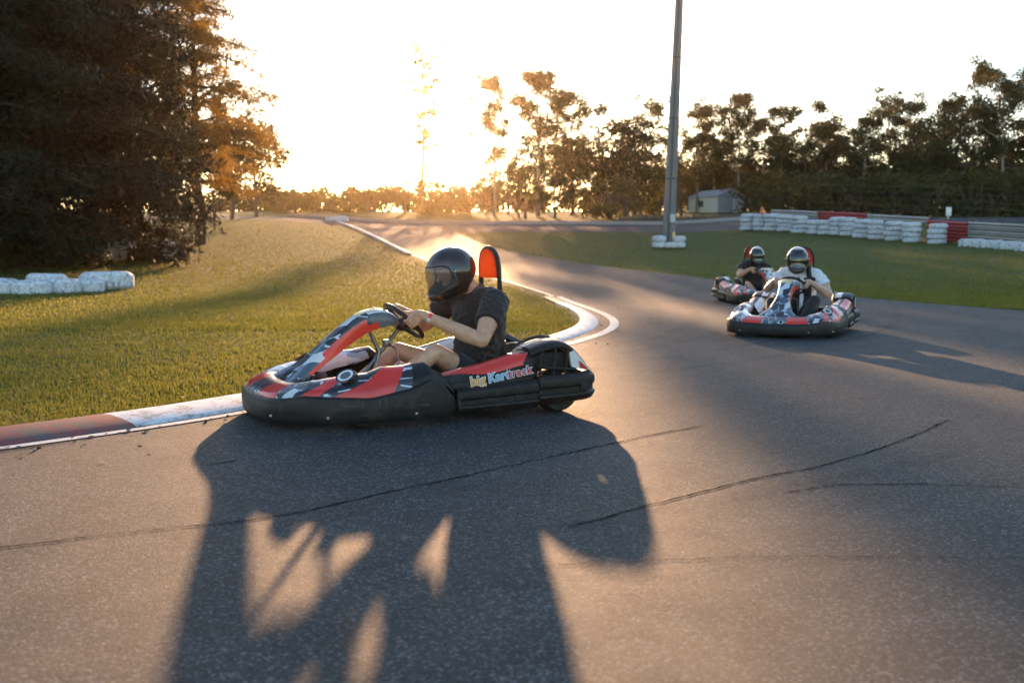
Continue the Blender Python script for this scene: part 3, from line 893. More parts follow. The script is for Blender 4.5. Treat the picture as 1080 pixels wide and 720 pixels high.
def asphalt_mat():
    n = NT('asphalt')
    v = n.node('ShaderNodeTexVoronoi', Scale=120.0); n.link(n.tc.outputs['Object'], v.inputs['Vector'])
    v2 = n.node('ShaderNodeTexVoronoi', Scale=62.0); n.link(n.tc.outputs['Object'], v2.inputs['Vector'])
    stone = n.node('ShaderNodeSeparateColor'); n.link(v.outputs['Color'], stone.inputs[0])
    c = n.ramp(stone.outputs[0], [(0.0, (0.008, 0.011, 0.014)), (0.40, (0.023, 0.030, 0.037)), (0.80, (0.050, 0.060, 0.070)), (0.95, (0.16, 0.165, 0.17))])
    big = n.ramp(n.noise(0.55, 6, 0.6), [(0.30, (0.70, 0.70, 0.72)), (0.70, (1.18, 1.16, 1.12))])
    c = n.mix(1.0, c, big, 'MULTIPLY')
    patch = n.ramp(n.noise(2.6, 5, 0.7), [(0.42, (0.82, 0.82, 0.82)), (0.62, (1.08, 1.08, 1.08))])
    c = n.mix(1.0, c, patch, 'MULTIPLY')
    n.color(c)
    n.rough(n.math('ADD', n.math('MULTIPLY', n.noise(3, 5), 0.16), 0.70))
    n.b.inputs['Specular IOR Level'].default_value = 0.30
    st2 = n.node('ShaderNodeSeparateColor'); n.link(v2.outputs['Color'], st2.inputs[0])
    h = n.math('ADD', n.math('MULTIPLY', stone.outputs[1], 0.55), n.math('MULTIPLY', st2.outputs[1], 0.75))
    h = n.math('ADD', h, n.math('MULTIPLY', n.noise(150, 5, 0.7), 0.9))
    n.bump(h, 0.9, 0.012)
    return n.mat
MAT['asphalt'] = asphalt_mat()

def paint_mat(name, c, wear, under=(0.055, 0.055, 0.055), sc_=7.0):
    n = NT(name)
    f = n.math('ADD', n.math('MULTIPLY', n.noise(sc_, 7, 0.7), 0.6), n.math('MULTIPLY', n.noise(sc_ * 6, 5, 0.7), 0.4))
    w = n.ramp(f, [(wear - 0.04, (1, 1, 1)), (wear + 0.05, (0, 0, 0))])
    cc = n.ramp(n.noise(sc_ * 2, 4), [(0.3, tuple(x * 0.78 for x in c)), (0.7, c)])
    n.color(n.mix(w, cc, under)); n.rough(0.7)
    n.bump(n.noise(60, 4), 0.25, 0.01)
    return n.mat
MAT['kerb_red'] = paint_mat('kerb_red_paint', (0.23, 0.026, 0.025), 0.49, (0.075, 0.06, 0.055))
MAT['kerb_white'] = paint_mat('kerb_white_paint', (0.66, 0.66, 0.67), 0.455, (0.22, 0.21, 0.20))
MAT['line'] = paint_mat('white_line_paint', (0.55, 0.54, 0.52), 0.43, (0.06, 0.06, 0.06), 5.0)
MAT['crack'] = plain('crack_tar', (0.019, 0.020, 0.021), 1.0); MAT['crack'].node_tree.nodes['Principled BSDF'].inputs['Specular IOR Level'].default_value = 0.0
MAT['concrete'] = plain('concrete', (0.28, 0.26, 0.24), 0.85, bump=0.3, bscale=40)

# terrain sheet: fine near, coarse far
def axis(lo, hi, segs):
    out = [lo]
    for (upto, step) in segs:
        while out[-1] < upto - 1e-6: out.append(min(out[-1] + step, upto))
    return np.array(out)
gx = axis(-340, 340, [(-160, 20), (-60, 4), (-24, 1.0), (24, 0.5), (60, 1.5), (160, 5), (340, 20)])
gy = axis(-110, 320, [(-20, 10), (0, 1), (74, 0.5), (130, 1.5), (220, 6), (320, 20)])
XX, YY = np.meshgrid(gx, gy)
V = np.stack([XX, YY, zt(XX, YY)], -1).reshape(-1, 3)
ni, nj = XX.shape
ii, jj = np.meshgrid(np.arange(ni - 1), np.arange(nj - 1), indexing='ij')
a = (ii * nj + jj).ravel()
Fq = np.stack([a, a + 1, a + nj + 1, a + nj], -1)
g = bigmesh('ground', V, Fq, MAT['ground']); tag(g, kind='structure')
g.data.polygons.foreach_set('use_smooth', [True] * len(g.data.polygons))

# inner edge of the track (the grass tongue) and outer edge
LEFT = [(-7.5, 1.0), (-5.2, 3.0), (-3.55, 4.70), (-2.72, 5.52), (-1.95, 6.42), (-1.25, 7.60), (-0.62, 8.95), (0.0, 10.25), (0.60, 11.55), (1.06, 13.1), (1.28, 14.8), (1.28, 16.8), (1.06, 19.4), (0.62, 23.5), (-0.6, 29.5), (-3.7, 40.0), (-8.2, 56.5), (-11.6, 66.5)]
RIGHT = [(14.0, -6.0), (13.0, 4.0), (10.8, 11.5), (8.75, 17.2), (7.35, 21.5), (5.55, 29.5), (4.2, 33), (2.1, 38), (-0.6, 45), (-2.6, 54), (-3.4, 60), (-3.6, 67)]
def resample(P, n):
    C = np.array(cr(P, 24)); d = np.r_[0, np.cumsum(np.linalg.norm(np.diff(C, axis=0), axis=1))]
    u = np.linspace(0, d[-1], n)
    return np.stack([np.interp(u, d, C[:, 0]), np.interp(u, d, C[:, 1])], -1), d[-1]
def arc(P, step):
    C, L = resample(P, 400); return resample(P, int(L / step))[0]
Lc = np.array(cr(LEFT, 14)); 
# road strip between the edges: sampled by matching fractions
def road_patch():
    n = 200
    A, _ = resample(LEFT[0:], n); B, _ = resample(RIGHT, n)
    A = A + np.array([-0.25, 0]) * 0
    rows = []
    for p, q in zip(A, B):
        rows.append([(p[0] + (q[0] - p[0]) * t, p[1] + (q[1] - p[1]) * t) for t in np.linspace(0, 1, 40)])
    # near apron reaching behind the camera
    k = MB()
    k.grid([[(x, y, Z(x, y) + 0.006) for (x, y) in r] for r in rows])
    return k
k = road_patch()
o = k.build('track', MAT['asphalt'], None, 0); tag(o, kind='structure'); o.data.polygons.foreach_set('use_smooth', [True] * len(o.data.polygons))
if o.data.polygons[50].normal.z < 0: o.data.flip_normals()
# apron behind and beside the camera
k = MB(); rows = []
for y in np.linspace(-60, 1.0, 30):
    xl = -7.5 - (1.0 - y) * 0.9
    rows.append([(x, y, 0.0035) for x in np.linspace(max(xl, -30), 14, 20)])
k.grid(rows)
o = k.build('track_apron', MAT['asphalt'], None, 0); tag(o, kind='structure')
# far straight running across behind the outer grass
k = MB(); rows = []
for x in np.linspace(-45, 70, 116):
    yc0 = interp(x, [-45, -20, -11.6, -2, 10, 30, 70], [74.0, 67.0, 62.5, 57.6, 57.0, 57.5, 60]); yc1 = yc0 + interp(x, [-45, -12, 0, 70], [7, 6.2, 8.5, 8.0])
    rows.append([(x, y, Z(x, y) + 0.012) for y in np.linspace(yc0, yc1, 16)])
k.grid(rows)
o = k.build('far_track', MAT['asphalt'], None, 0); tag(o, kind='structure')
if o.data.polygons[5].normal.z < 0: o.data.flip_normals()

def offset_curve(C, d):
    T = np.gradient(C, axis=0); T /= np.linalg.norm(T, axis=1)[:, None] + 1e-9
    return C + np.stack([T[:, 1], -T[:, 0]], -1) * d       # to the right of travel (towards the road)
def strip(name, C, d0, d1, prof, mats, m=0, kind='structure', smooth=30):
    """profile: (fraction across, height)"""
    k = MB(); rows = []
    A = [offset_curve(C, d0 + (d1 - d0) * f) for f, h in prof]
    for i in range(len(C)):
        rows.append([(A[j][i][0], A[j][i][1], Z(A[j][i][0], A[j][i][1]) + prof[j][1]) for j in range(len(prof))])
    k.grid(rows, m)
    o = k.build(name, mats, None, smooth)
    tag(o, kind=kind)
    if sum(p.normal.z for p in o.data.polygons) < 0: o.data.flip_normals()
    return o
LN = arc(LEFT, 0.12)
def part_of(y0, y1): return LN[(LN[:, 1] >= y0) & (LN[:, 1] <= y1)]
KC = part_of(2.2, 21.0)
def kerb_m(i, j):
    y = KC[i][1]
    for (a_, b_, m_) in ((2.0, 5.98, 0), (5.98, 7.3, 1), (7.3, 8.9, 0), (8.9, 19.0, 1), (19.0, 21.1, 0)):
        if a_ <= y < b_: return m_
    return 1
wob = [0.0, 0.0]
KW = 0.27 + 0.17 * (1 - sstep(6.5, 11.0, KC[:, 1]))
strip('kerb', KC, -KW[:, None], 0.0, [(0, -0.02), (0.02, 0.040), (0.25, 0.048), (0.6, 0.040), (0.9, 0.022), (1.0, 0.007)], [MAT['kerb_red'], MAT['kerb_white']], kerb_m)
strip('edge_line', part_of(2.2, 10.5), 0.045, 0.125, [(0, 0.011), (1, 0.011)], MAT['line'])
# the wide painted line swings clear of the kerb round the tip of the grass
C = part_of(9.4, 21.5)
k = MB(); rows = []
for i, (x, y) in enumerate(C):
    w = 0.11 * math.exp(-((y - 14.2) / 3.0) ** 2) + 0.06
    T = C[min(i + 1, len(C) - 1)] - C[max(i - 1, 0)]; T = T / np.linalg.norm(T); nn_ = np.array([T[1], -T[0]])
    p = C[i] + nn_ * w; q = C[i] + nn_ * (w + 0.13)
    rows.append([(p[0], p[1], Z(*p) + 0.0105), (q[0], q[1], Z(*q) + 0.0105)])
k.grid(rows); o = k.build('painted_line', MAT['line'], None, 0); tag(o, kind='structure')
if o.data.polygons[0].normal.z < 0: o.data.flip_normals()
strip('far_kerb', part_of(42, 66), -0.16, 0.08, [(0, 0.0), (0.1, 0.09), (0.9, 0.07), (1, 0.016)], MAT['kerb_white'])
strip('verge_line', part_of(21.5, 42), -0.03, 0.06, [(0, 0.011), (1, 0.011)], MAT['line'])
# low kerb on the outside of the far straight
k = MB(); rows = []
for x in np.linspace(-16, 24, 60):
    y0 = interp(x, [-20, -11.6, -2, 10, 30], [67.0, 62.5, 57.6, 57.0, 57.5]) + interp(x, [-12, 0, 70], [6.2, 8.5, 8.0]) 
    rows.append([(x, y0, Z(x, y0) + 0.0), (x, y0 + 0.05, Z(x, y0) + 0.22), (x, y0 + 0.5, Z(x, y0) + 0.24), (x, y0 + 0.6, Z(x, y0) - 0.05)])
k.grid(rows); o = k.build('far_verge_kerb', MAT['concrete'], None, 0); tag(o, kind='structure')

# tarred cracks running over the asphalt
def ground_pt(px, py):
    pitch = math.atan(100 / F35)
    d = Vector((0, math.cos(pitch), -math.sin(pitch))) + Vector((1, 0, 0)) * ((px - 540) / F35) + Vector((0, math.sin(pitch), math.cos(pitch))) * ((360 - py) / F35)
    t = -1.1 / d.z
    return np.array((d.x * t, d.y * t))
def crack(P, w, amp, seed):
    rg = random.Random(seed)
    C = arc([tuple(p) for p in P], 0.035)
    T = np.gradient(C, axis=0); T /= np.linalg.norm(T, axis=1)[:, None]; Nn = np.stack([-T[:, 1], T[:, 0]], -1)
    k = MB(); rows = []; d = 0
    for i in range(len(C)):
        d = d * 0.8 + rg.gauss(0, amp)
        ww = w * rg.uniform(0.35, 1.25)
        p = C[i] + Nn[i] * (d - ww); q = C[i] + Nn[i] * (d + ww)
        rows.append([(p[0], p[1], 0.0095), (q[0], q[1], 0.0095)])
    k.grid(rows)
    o = k.build('track_crack', MAT['crack'], None, 0); tag(o, kind='structure')
    if o.data.polygons[0].normal.z < 0: o.data.flip_normals()
crack([ground_pt(*p) for p in ((-30, 583), (120, 566), (300, 545), (400, 522), (520, 497), (640, 470), (740, 450))], 0.006, 0.0045, 1)
crack([ground_pt(*p) for p in ((600, 558), (700, 530), (800, 505), (880, 490), (950, 466), (1000, 444))], 0.006, 0.004, 2)
crack([ground_pt(*p) for p in ((560, 600), (700, 592), (860, 588), (1080, 592))], 0.0025, 0.004, 3)
crack([ground_pt(*p) for p in ((217, 492), (250, 487))], 0.006, 0.003, 4)
crack([ground_pt(*p) for p in ((830, 520), (900, 512), (1090, 516))], 0.005, 0.006, 5)

# rubber laid down along the racing line
def skid_mat():
    n = NT('tyre_mark_rubber'); n.color((0.012, 0.012, 0.012)); n.rough(0.75)
    f = n.math('MULTIPLY', n.ramp(n.noise(1.6, 6, 0.75), [(0.42, (0, 0, 0)), (0.68, (1, 1, 1))]), 0.55)
    n.link(n.math('MULTIPLY', f, n.ramp(n.noise(45, 3), [(0.35, (0, 0, 0)), (0.6, (1, 1, 1))])), n.b.inputs['Alpha'])
    return n.mat
MAT['skid'] = skid_mat()
for P, w_ in ((((7.6, 20), (5.6, 14.5), (3.2, 10.6), (0.4, 7.9), (-2.4, 5.6), (-5.2, 3.2)), 0.11), (((7.2, 20.6), (5.0, 15), (2.6, 11.0), (-0.2, 8.3), (-1.9, 6.9)), 0.11), (((6.2, 22), (4.2, 16), (2.6, 12.5), (0.6, 9.4), (-1.6, 6.6), (-3.6, 4.3)), 0.13),
              (((8.6, 16), (7.4, 11.5), (5.6, 8.2), (2.6, 5.4), (-0.6, 3.3)), 0.12), (((4.2, 26), (3.4, 20), (2.9, 15.5), (1.7, 11.6)), 0.2), (((2.2, 32), (2.8, 25), (2.7, 19), (2.0, 14)), 0.22)):
    C = arc(P, 0.15); A = offset_curve(C, -w_ / 2); B = offset_curve(C, w_ / 2)
    k = MB(); k.grid([[(a_[0], a_[1], Z(*a_) + 0.0082), (b_[0], b_[1], Z(*b_) + 0.0082)] for a_, b_ in zip(A, B)])
    o = k.build('tyre_mark', MAT['skid'], None, 0); tag(o, kind='structure')
    if o.data.polygons[0].normal.z < 0: o.data.flip_normals()

# ------------------------------------------------------------------ grass blades
def blade_mat():
    n = NT('grass_blade')
    oi = n.noise(1.4, 5, 0.6)
    c = n.ramp(oi, [(0.30, (0.064, 0.094, 0.018)), (0.54, (0.112, 0.124, 0.028)), (0.76, (0.185, 0.150, 0.050))])
    n.color(c); n.rough(0.6)
    n.b.inputs['Specular IOR Level'].default_value = 0.2
    tr = n.node('ShaderNodeBsdfTranslucent')
    tc = n.mix(0.55, c, (0.32, 0.29, 0.040)); n.link(tc, tr.inputs['Color'])
    mx = n.node('ShaderNodeMixShader'); mx.inputs[0].default_value = 0.45
    n.link(n.b.outputs[0], mx.inputs[1]); n.link(tr.outputs[0], mx.inputs[2]); n.link(mx.outputs[0], n.out.inputs['Surface'])
    return n.mat
MAT['blade'] = blade_mat()
def left_x(y): 
    o_ = np.argsort(LN[:, 1]); return np.interp(y, LN[o_, 1], LN[o_, 0])
RN = arc(RIGHT, 0.3)
def right_x(y):
    o_ = np.argsort(RN[:, 1]); return np.interp(y, RN[o_, 1], RN[o_, 0])
rg = np.random.default_rng(5)
def blades(n, y0, y1, side, wpow):
    """positions spread evenly over the picture rather than the ground"""
    u = rg.random(n)
    y = 1.0 / ((1 - u) / y0 + u / y1)
    hw = 0.56 * y
    if side < 0:
        xr = left_x(y) - (0.27 + 0.17 * (1 - sstep(6.5, 11.0, y))); xl = -hw - 1.0
    else:
        xl = right_x(y) + 0.05; xr = hw + 1.0
    ok = xr > xl
    x = xl + (xr - xl) * rg.random(n)
    return x[ok], y[ok]
PXs = []; PYs = []
for args in ((120000, 4.3, 15, -1, 1), (75000, 13, 66, -1, 1), (45000, 15, 56, 1, 1)):
    x, y = blades(*args); PXs.append(x); PYs.append(y)
bx = np.concatenate(PXs); by = np.concatenate(PYs)
# thin, worn verge beside the kerb
ed_ = np.abs(np.where(bx < 3, left_x(by) - 0.30 - bx, bx - right_x(by)))
wn = 0.5 + 0.5 * np.sin(by * 3.1 + 2 * np.sin(bx * 1.3)) * np.sin(bx * 4.3 + by * 1.7)
keep = ed_ > 0.30 * wn * rg.random(len(bx)); bx = bx[keep]; by = by[keep]
n = len(bx); bz = zt(bx, by)
clump = 0.65 + 0.5 * np.sin(bx * 2.3 + 1.7 * np.sin(by * 1.9)) * np.sin(by * 2.7 + np.sin(bx * 3.1)) 
h = (0.018 + 0.026 * rg.random(n)) * (0.8 + 0.4 * clump) * np.clip(by / 12, 0.85, 1.1)
tall = rg.random(n) < 0.012; h[tall] *= 1.9
w = (0.0022 + 0.0012 * rg.random(n)) * np.clip(by / 5.0, 1.0, 7.0)
th = rg.random(n) * 2 * PI; ln = (rg.random(n) - 0.2) * 0.9
lx, ly = np.cos(th * 1.7 + 1) * ln * h, np.sin(th * 1.7 + 1) * ln * h
dx, dy = np.cos(th) * w, np.sin(th) * w
V = np.empty((n, 5, 3))
V[:, 0] = np.stack([bx - dx, by - dy, bz - 0.004], -1); V[:, 1] = np.stack([bx + dx, by + dy, bz - 0.004], -1)
V[:, 2] = np.stack([bx - dx * .75 + lx * .35, by - dy * .75 + ly * .35, bz + h * .6], -1); V[:, 3] = np.stack([bx + dx * .75 + lx * .35, by + dy * .75 + ly * .35, bz + h * .6], -1)
V[:, 4] = np.stack([bx + lx, by + ly, bz + h], -1)
b5 = np.arange(n) * 5
T3 = np.concatenate([np.stack([b5, b5 + 1, b5 + 3], -1), np.stack([b5, b5 + 3, b5 + 2], -1), np.stack([b5 + 2, b5 + 3, b5 + 4], -1)])
o = bigmesh('grass', V.reshape(-1, 3), T3, MAT['blade']); tag(o, kind='stuff')
# fallen leaves and grit on the grass and the edge of the asphalt
m_ = 520; ly_ = 1.0 / (rg.random(m_) / 4.6 + (1 - rg.random(m_)) * 0 + 1 / 26.0 * rg.random(m_)); ly_ = np.clip(ly_, 3.0, 26)
lx_ = left_x(ly_) + np.where(rg.random(m_) < 0.6, rg.exponential(0.35, m_) + 0.02, -0.45 - rg.exponential(2.2, m_))
lz_ = zt(lx_, ly_) + np.where(lx_ > left_x(ly_) - 0.36, 0.012, 0.035)
ta = rg.random(m_) * 6.28; sz = rg.uniform(0.008, 0.024, m_)
C0_ = np.stack([lx_, ly_, lz_], -1); a_ = np.stack([np.cos(ta) * sz, np.sin(ta) * sz, rg.uniform(-.006, .006, m_)], -1); b_ = np.stack([-np.sin(ta) * sz * .5, np.cos(ta) * sz * .5, rg.uniform(-.004, .008, m_)], -1)
V = np.stack([C0_ - a_, C0_ - b_, C0_ + a_, C0_ + b_], 1).reshape(-1, 3); i4 = np.arange(m_) * 4
o = bigmesh('leaves', V, np.stack([i4, i4 + 1, i4 + 2, i4 + 3], -1), plain('dry_leaf', (0.20, 0.12, 0.05), 0.8, var=0.5, vscale=3)); tag(o, kind='stuff')

# ------------------------------------------------------------------ trees
def leaf_mat(name, c, tcol, tw=0.4):
    n = NT(name)
    cc = n.ramp(n.noise(0.8, 4), [(0.3, tuple(x * 0.6 for x in c)), (0.7, c)])
    n.color(cc); n.rough(0.6); n.b.inputs['Specular IOR Level'].default_value = 0.2
    tr = n.node('ShaderNodeBsdfTranslucent'); tr.inputs['Color'].default_value = (*tcol, 1)
    mx = n.node('ShaderNodeMixShader'); mx.inputs[0].default_value = tw
    n.link(n.b.outputs[0], mx.inputs[1]); n.link(tr.outputs[0], mx.inputs[2]); n.link(mx.outputs[0], n.out.inputs['Surface'])
    return n.mat
MAT['leaf'] = leaf_mat('gum_leaf', (0.030, 0.046, 0.016), (0.13, 0.10, 0.025), 0.24)
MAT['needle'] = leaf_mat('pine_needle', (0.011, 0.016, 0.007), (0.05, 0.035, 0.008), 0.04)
MAT['needle_sunlit'] = leaf_mat('sunlit_pine_needle', (0.060, 0.052, 0.016), (0.34, 0.19, 0.03), 0.45)  # lit copy of the needles, golden backlight put into the colour
MAT['bush'] = leaf_mat('bush_leaf', (0.070, 0.075, 0.025), (0.20, 0.15, 0.04))
MAT['bark'] = plain('bark', (0.11, 0.085, 0.06), 0.9, var=0.4, vscale=6, bump=0.6, bscale=20)
MAT['darkbark'] = plain('dark_bark', (0.045, 0.035, 0.026), 0.9, var=0.4, vscale=6, bump=0.6, bscale=20)
MAT['palebark'] = plain('pale_bark', (0.26, 0.22, 0.17), 0.85, var=0.35, vscale=4, bump=0.4, bscale=16)

def leaf_cloud(rg, centres, radii, per, size, flat=0.8, aspect=0.45):
    """many leaf-sized quads gathered in uneven clumps"""
    Vs = []
    for c, r in zip(centres, radii):
        m = max(4, int(per * (r ** 1.7) * rg.uniform(0.6, 1.3)))
        p = rg.normal(0, 0.5, (m, 3)); nrm = np.linalg.norm(p, axis=1)[:, None]
        p = p / np.maximum(1, nrm / 1.05)
        p = p * np.array([r, r, r * flat]) + np.array(c)
        Vs.append(p)
    P = np.concatenate(Vs); m = len(P)
    a = rg.normal(0, 1, (m, 3)); a /= np.linalg.norm(a, axis=1)[:, None]
    b = rg.normal(0, 1, (m, 3)); b -= a * (a * b).sum(1)[:, None]; b /= np.linalg.norm(b, axis=1)[:, None]
    s = size * rg.uniform(0.55, 1.35, (m, 1))
    V = np.empty((m, 4, 3))
    V[:, 0] = P - a * s; V[:, 1] = P - b * s * aspect; V[:, 2] = P + a * s; V[:, 3] = P + b * s * aspect
    i4 = np.arange(m) * 4
    return V.reshape(-1, 3), np.stack([i4, i4 + 1, i4 + 2, i4 + 3], -1)

def make_tree(name, H, seed, kind):
    rnd = random.Random(seed); rg = np.random.default_rng(seed)
    root = empty(name)
    k = MB(); cen = []; rad = []
    if kind == 'gum':
        r0 = 0.012 * H + 0.03; bend = rnd.uniform(-0.05, 0.05) * H
        tr = [Vector((bend * math.sin(t * 2.2) + rnd.gauss(0, 0.008) * H, rnd.gauss(0, 0.008) * H, H * t)) for t in np.linspace(0, 0.93, 9)]
        tr[0] = Vector((0, 0, -0.3))
        k.tube(tr, [r0 * (1.25 if q == 0 else 1 - 0.85 * q / 8) for q in range(9)], 8)
        nb = rnd.randint(13, 18)
        for b in range(nb):
            t = 0.34 + 0.60 * (b + rnd.random()) / nb
            i = min(int(t / 0.93 * 8), 7); p = tr[i].lerp(tr[i + 1], t / 0.93 * 8 - i if i < 7 else 0.5)
            az = b * 2.4 + rnd.uniform(-0.5, 0.5)
            L = H * rnd.uniform(0.10, 0.21) * (1.25 - 0.85 * abs(t - 0.62) / 0.4)
            up = rnd.uniform(0.35, 1.0)
            d = Vector((math.cos(az), math.sin(az), up)).normalized()
            e = p + d * L; mid = p + d * L * 0.5 + Vector((0, 0, -0.06 * L))
            k.tube([p, mid, e], [r0 * 0.34, r0 * 0.22, r0 * 0.10], 5)
            for s in range(rnd.randint(3, 5)):
                f = rnd.uniform(0.45, 1.1)
                q = p + d * L * f + Vector((rnd.gauss(0, 0.17), rnd.gauss(0, 0.17), rnd.gauss(0, 0.14))) * L * 1.3
                k.tube([p + d * L * min(f, 1) * 0.9, q], [r0 * 0.12, r0 * 0.05], 4)
                cen.append(q); rad.append(H * rnd.uniform(0.035, 0.068))
        cen.append(tr[-1] + Vector((0, 0, 0.02 * H))); rad.append(H * 0.05)
        V, F = leaf_cloud(rg, cen, rad, 300, 0.125, 0.75, 0.42); mat = MAT['leaf']; bk = MAT['palebark']
    elif kind == 'sparse':
        r0 = 0.014 * H
        tr = [Vector((0.015 * H * math.sin(t * 4) + 0.04 * H * t, 0, H * t)) for t in np.linspace(0, 0.96, 9)]; tr[0].z = -0.3
        k.tube(tr, [r0 * (1 - 0.85 * q / 8) for q in range(9)], 8)
        for b in range(22):
            t = 0.38 + 0.58 * b / 21; i = min(int(t * 8), 7); p = tr[i].lerp(tr[min(i + 1, 8)], t * 8 - i if i < 8 else 0)
            az = b * 2.4; L = H * rnd.uniform(0.06, 0.17) * (1.1 if t > 0.6 else 0.7)
            d = Vector((math.cos(az), math.sin(az), rnd.uniform(0.5, 1.3))).normalized(); e = p + d * L
            k.tube([p, p + d * L * 0.5 + Vector((0, 0, -0.04 * L)), e], [r0 * 0.36, r0 * 0.24, r0 * 0.12], 5)
            for s in range(4): cen.append(e.lerp(p, rnd.uniform(-0.1, 0.5)) + Vector((rnd.gauss(0, 0.015), rnd.gauss(0, 0.015), rnd.gauss(0, 0.015))) * H); rad.append(H * rnd.uniform(0.014, 0.03))
        V, F = leaf_cloud(rg, cen, rad, 260, 0.13, 0.7); mat = MAT['leaf']; bk = MAT['palebark']
    elif kind == 'round':
        r0 = 0.016 * H + 0.03
        tr = [Vector((rnd.gauss(0, 0.012) * H, rnd.gauss(0, 0.012) * H, H * t)) for t in np.linspace(0, 0.75, 6)]; tr[0] = Vector((0, 0, -0.3))
        k.tube(tr, [r0 * (1 - 0.7 * q / 5) for q in range(6)], 8)
        for b in range(30):
            t = rnd.uniform(0.20, 0.75); p = tr[min(int(t / 0.75 * 5), 4)]
            az = rnd.uniform(0, 2 * PI); Rm = H * 0.36 * math.sin(PI * min(1, max(0.08, (t - 0.05) / 0.85)) ** 0.8) 
            e = Vector((math.cos(az) * Rm * rnd.uniform(0.4, 1), math.sin(az) * Rm * rnd.uniform(0.4, 1), H * t + H * rnd.uniform(0.04, 0.22)))
            k.tube([p, p.lerp(e, 0.5) + Vector((0, 0, -0.02 * H)), e], [r0 * 0.35, r0 * 0.2, r0 * 0.07], 5)
            for s in range(3): cen.append(e + Vector((rnd.gauss(0, 0.045), rnd.gauss(0, 0.045), rnd.gauss(0, 0.035))) * H); rad.append(H * rnd.uniform(0.045, 0.095))
        V, F = leaf_cloud(rg, cen, rad, 150, 0.135, 0.8); mat = MAT['leaf']; bk = MAT['bark']
    elif kind in ('pine', 'openpine'):
        opn = kind == 'openpine'
        r0 = 0.016 * H + 0.05
        tr = [Vector((rnd.gauss(0, 0.006) * H, rnd.gauss(0, 0.006) * H, H * t)) for t in np.linspace(0, 0.97, 10)]; tr[0] = Vector((0, 0, -0.4))
        k.tube(tr, [r0 * (1 - 0.88 * q / 9) for q in range(10)], 10)
        nb = 60 if opn else 84
        for b in range(nb):
            t = (0.20 if opn else 0.05) + (0.77 if opn else 0.92) * b / nb + rnd.uniform(-0.01, 0.01)
            i = min(int(t / 0.97 * 9), 8); p = tr[i].lerp(tr[i + 1], min(1, t / 0.97 * 9 - i))
            az = b * 2.39996 + rnd.uniform(-0.3, 0.3)
            L = H * 0.36 * (1.04 - t) ** 0.55 * rnd.uniform(0.55 if opn else 0.72, 1.15)
            dr = rnd.uniform(-0.10, 0.16)
            d = Vector((math.cos(az), math.sin(az), 0))
            pts = [p, p + d * L * 0.35 + Vector((0, 0, L * (dr + 0.10))), p + d * L * 0.7 + Vector((0, 0, L * (dr * 0.8 + 0.05))), p + d * L + Vector((0, 0, L * (dr * 0.5 - 0.06)))]
            k.tube(pts, [r0 * 0.26, r0 * 0.17, r0 * 0.10, r0 * 0.04], 5)
            m = int(5 + L * 2.6)
            for s in range(m):
                f = 0.22 + 0.82 * s / m
                j = min(int(f * 3), 2); q = pts[j].lerp(pts[j + 1], min(1.1, f * 3 - j))
                side = d.cross(Vector((0, 0, 1))) * rnd.gauss(0, 0.13) * L * (1.1 - 0.5 * f)
                cen.append(q + side + Vector((0, 0, rnd.gauss(-0.06, 0.12)))); rad.append(rnd.uniform(0.32, 0.62) if opn else rnd.uniform(0.36, 0.74))
        V, F = leaf_cloud(rg, cen, rad, 300 if opn else 270, 0.12, 0.62, 0.17); mat = MAT['needle_sunlit'] if opn else MAT['needle']; bk = MAT['darkbark']
    else:  # bush
        k.tube([(0, 0, -0.2), (0.02 * H, 0, H * 0.35), (0.05 * H, 0.02 * H, H * 0.6)], [0.05 * H, 0.035 * H, 0.01 * H], 6)
        for b in range(26):
            az = rnd.uniform(0, 2 * PI); t = rnd.uniform(0.05, 0.85); Rm = H * 0.62 * math.sqrt(max(0.05, 1 - (t - 0.25) ** 2 / 0.45))
            e = Vector((math.cos(az) * Rm * rnd.uniform(0.2, 1), math.sin(az) * Rm * rnd.uniform(0.2, 1), H * t))
            k.tube([(0, 0, H * 0.15), e], [0.018 * H, 0.006 * H], 4)
            cen.append(e); rad.append(H * rnd.uniform(0.12, 0.24))
        V, F = leaf_cloud(rg, cen, rad, 230 / H ** 0.6, 0.05 + 0.035 * H ** 0.7, 0.8); mat = MAT['bush']; bk = MAT['bark']
    k.build('trunk', bk, root, 60)
    bigmesh('crown', V, F, mat, root)
    return root

ORD = ['first', 'second', 'third', 'fourth', 'fifth', 'sixth', 'seventh', 'eighth', 'ninth', 'tenth', 'eleventh', 'twelfth', 'thirteenth', 'fourteenth', 'fifteenth', 'sixteenth', 'seventeenth', 'eighteenth', 'nineteenth', 'twentieth',
       'twenty-first', 'twenty-second', 'twenty-third', 'twenty-fourth', 'twenty-fifth', 'twenty-sixth']
protos = {}
def proto(name, H, seed, kind):
    key = (name, H, seed, kind)
    if key not in protos: protos[key] = [make_tree(*key), False]
    return protos[key]
def plant(key, x, y, scale, rz, label, cat, group, sx=1.0):
    pr = proto(*key)
    o = pr[0] if not pr[1] else copy_tree(pr[0])
    pr[1] = True
    o.location = (x, y, Z(x, y) - 0.05); o.rotation_euler = (0, 0, rz); o.scale = (scale * sx, scale * sx, scale)
    tag(o, label, cat, group)
    return o
def top_h(px, ptop, D):
    """height of something standing D metres off whose top shows at picture row ptop"""
    return 1.1 + (260 - ptop) / F35 * D - Z(PX(px, D), D)

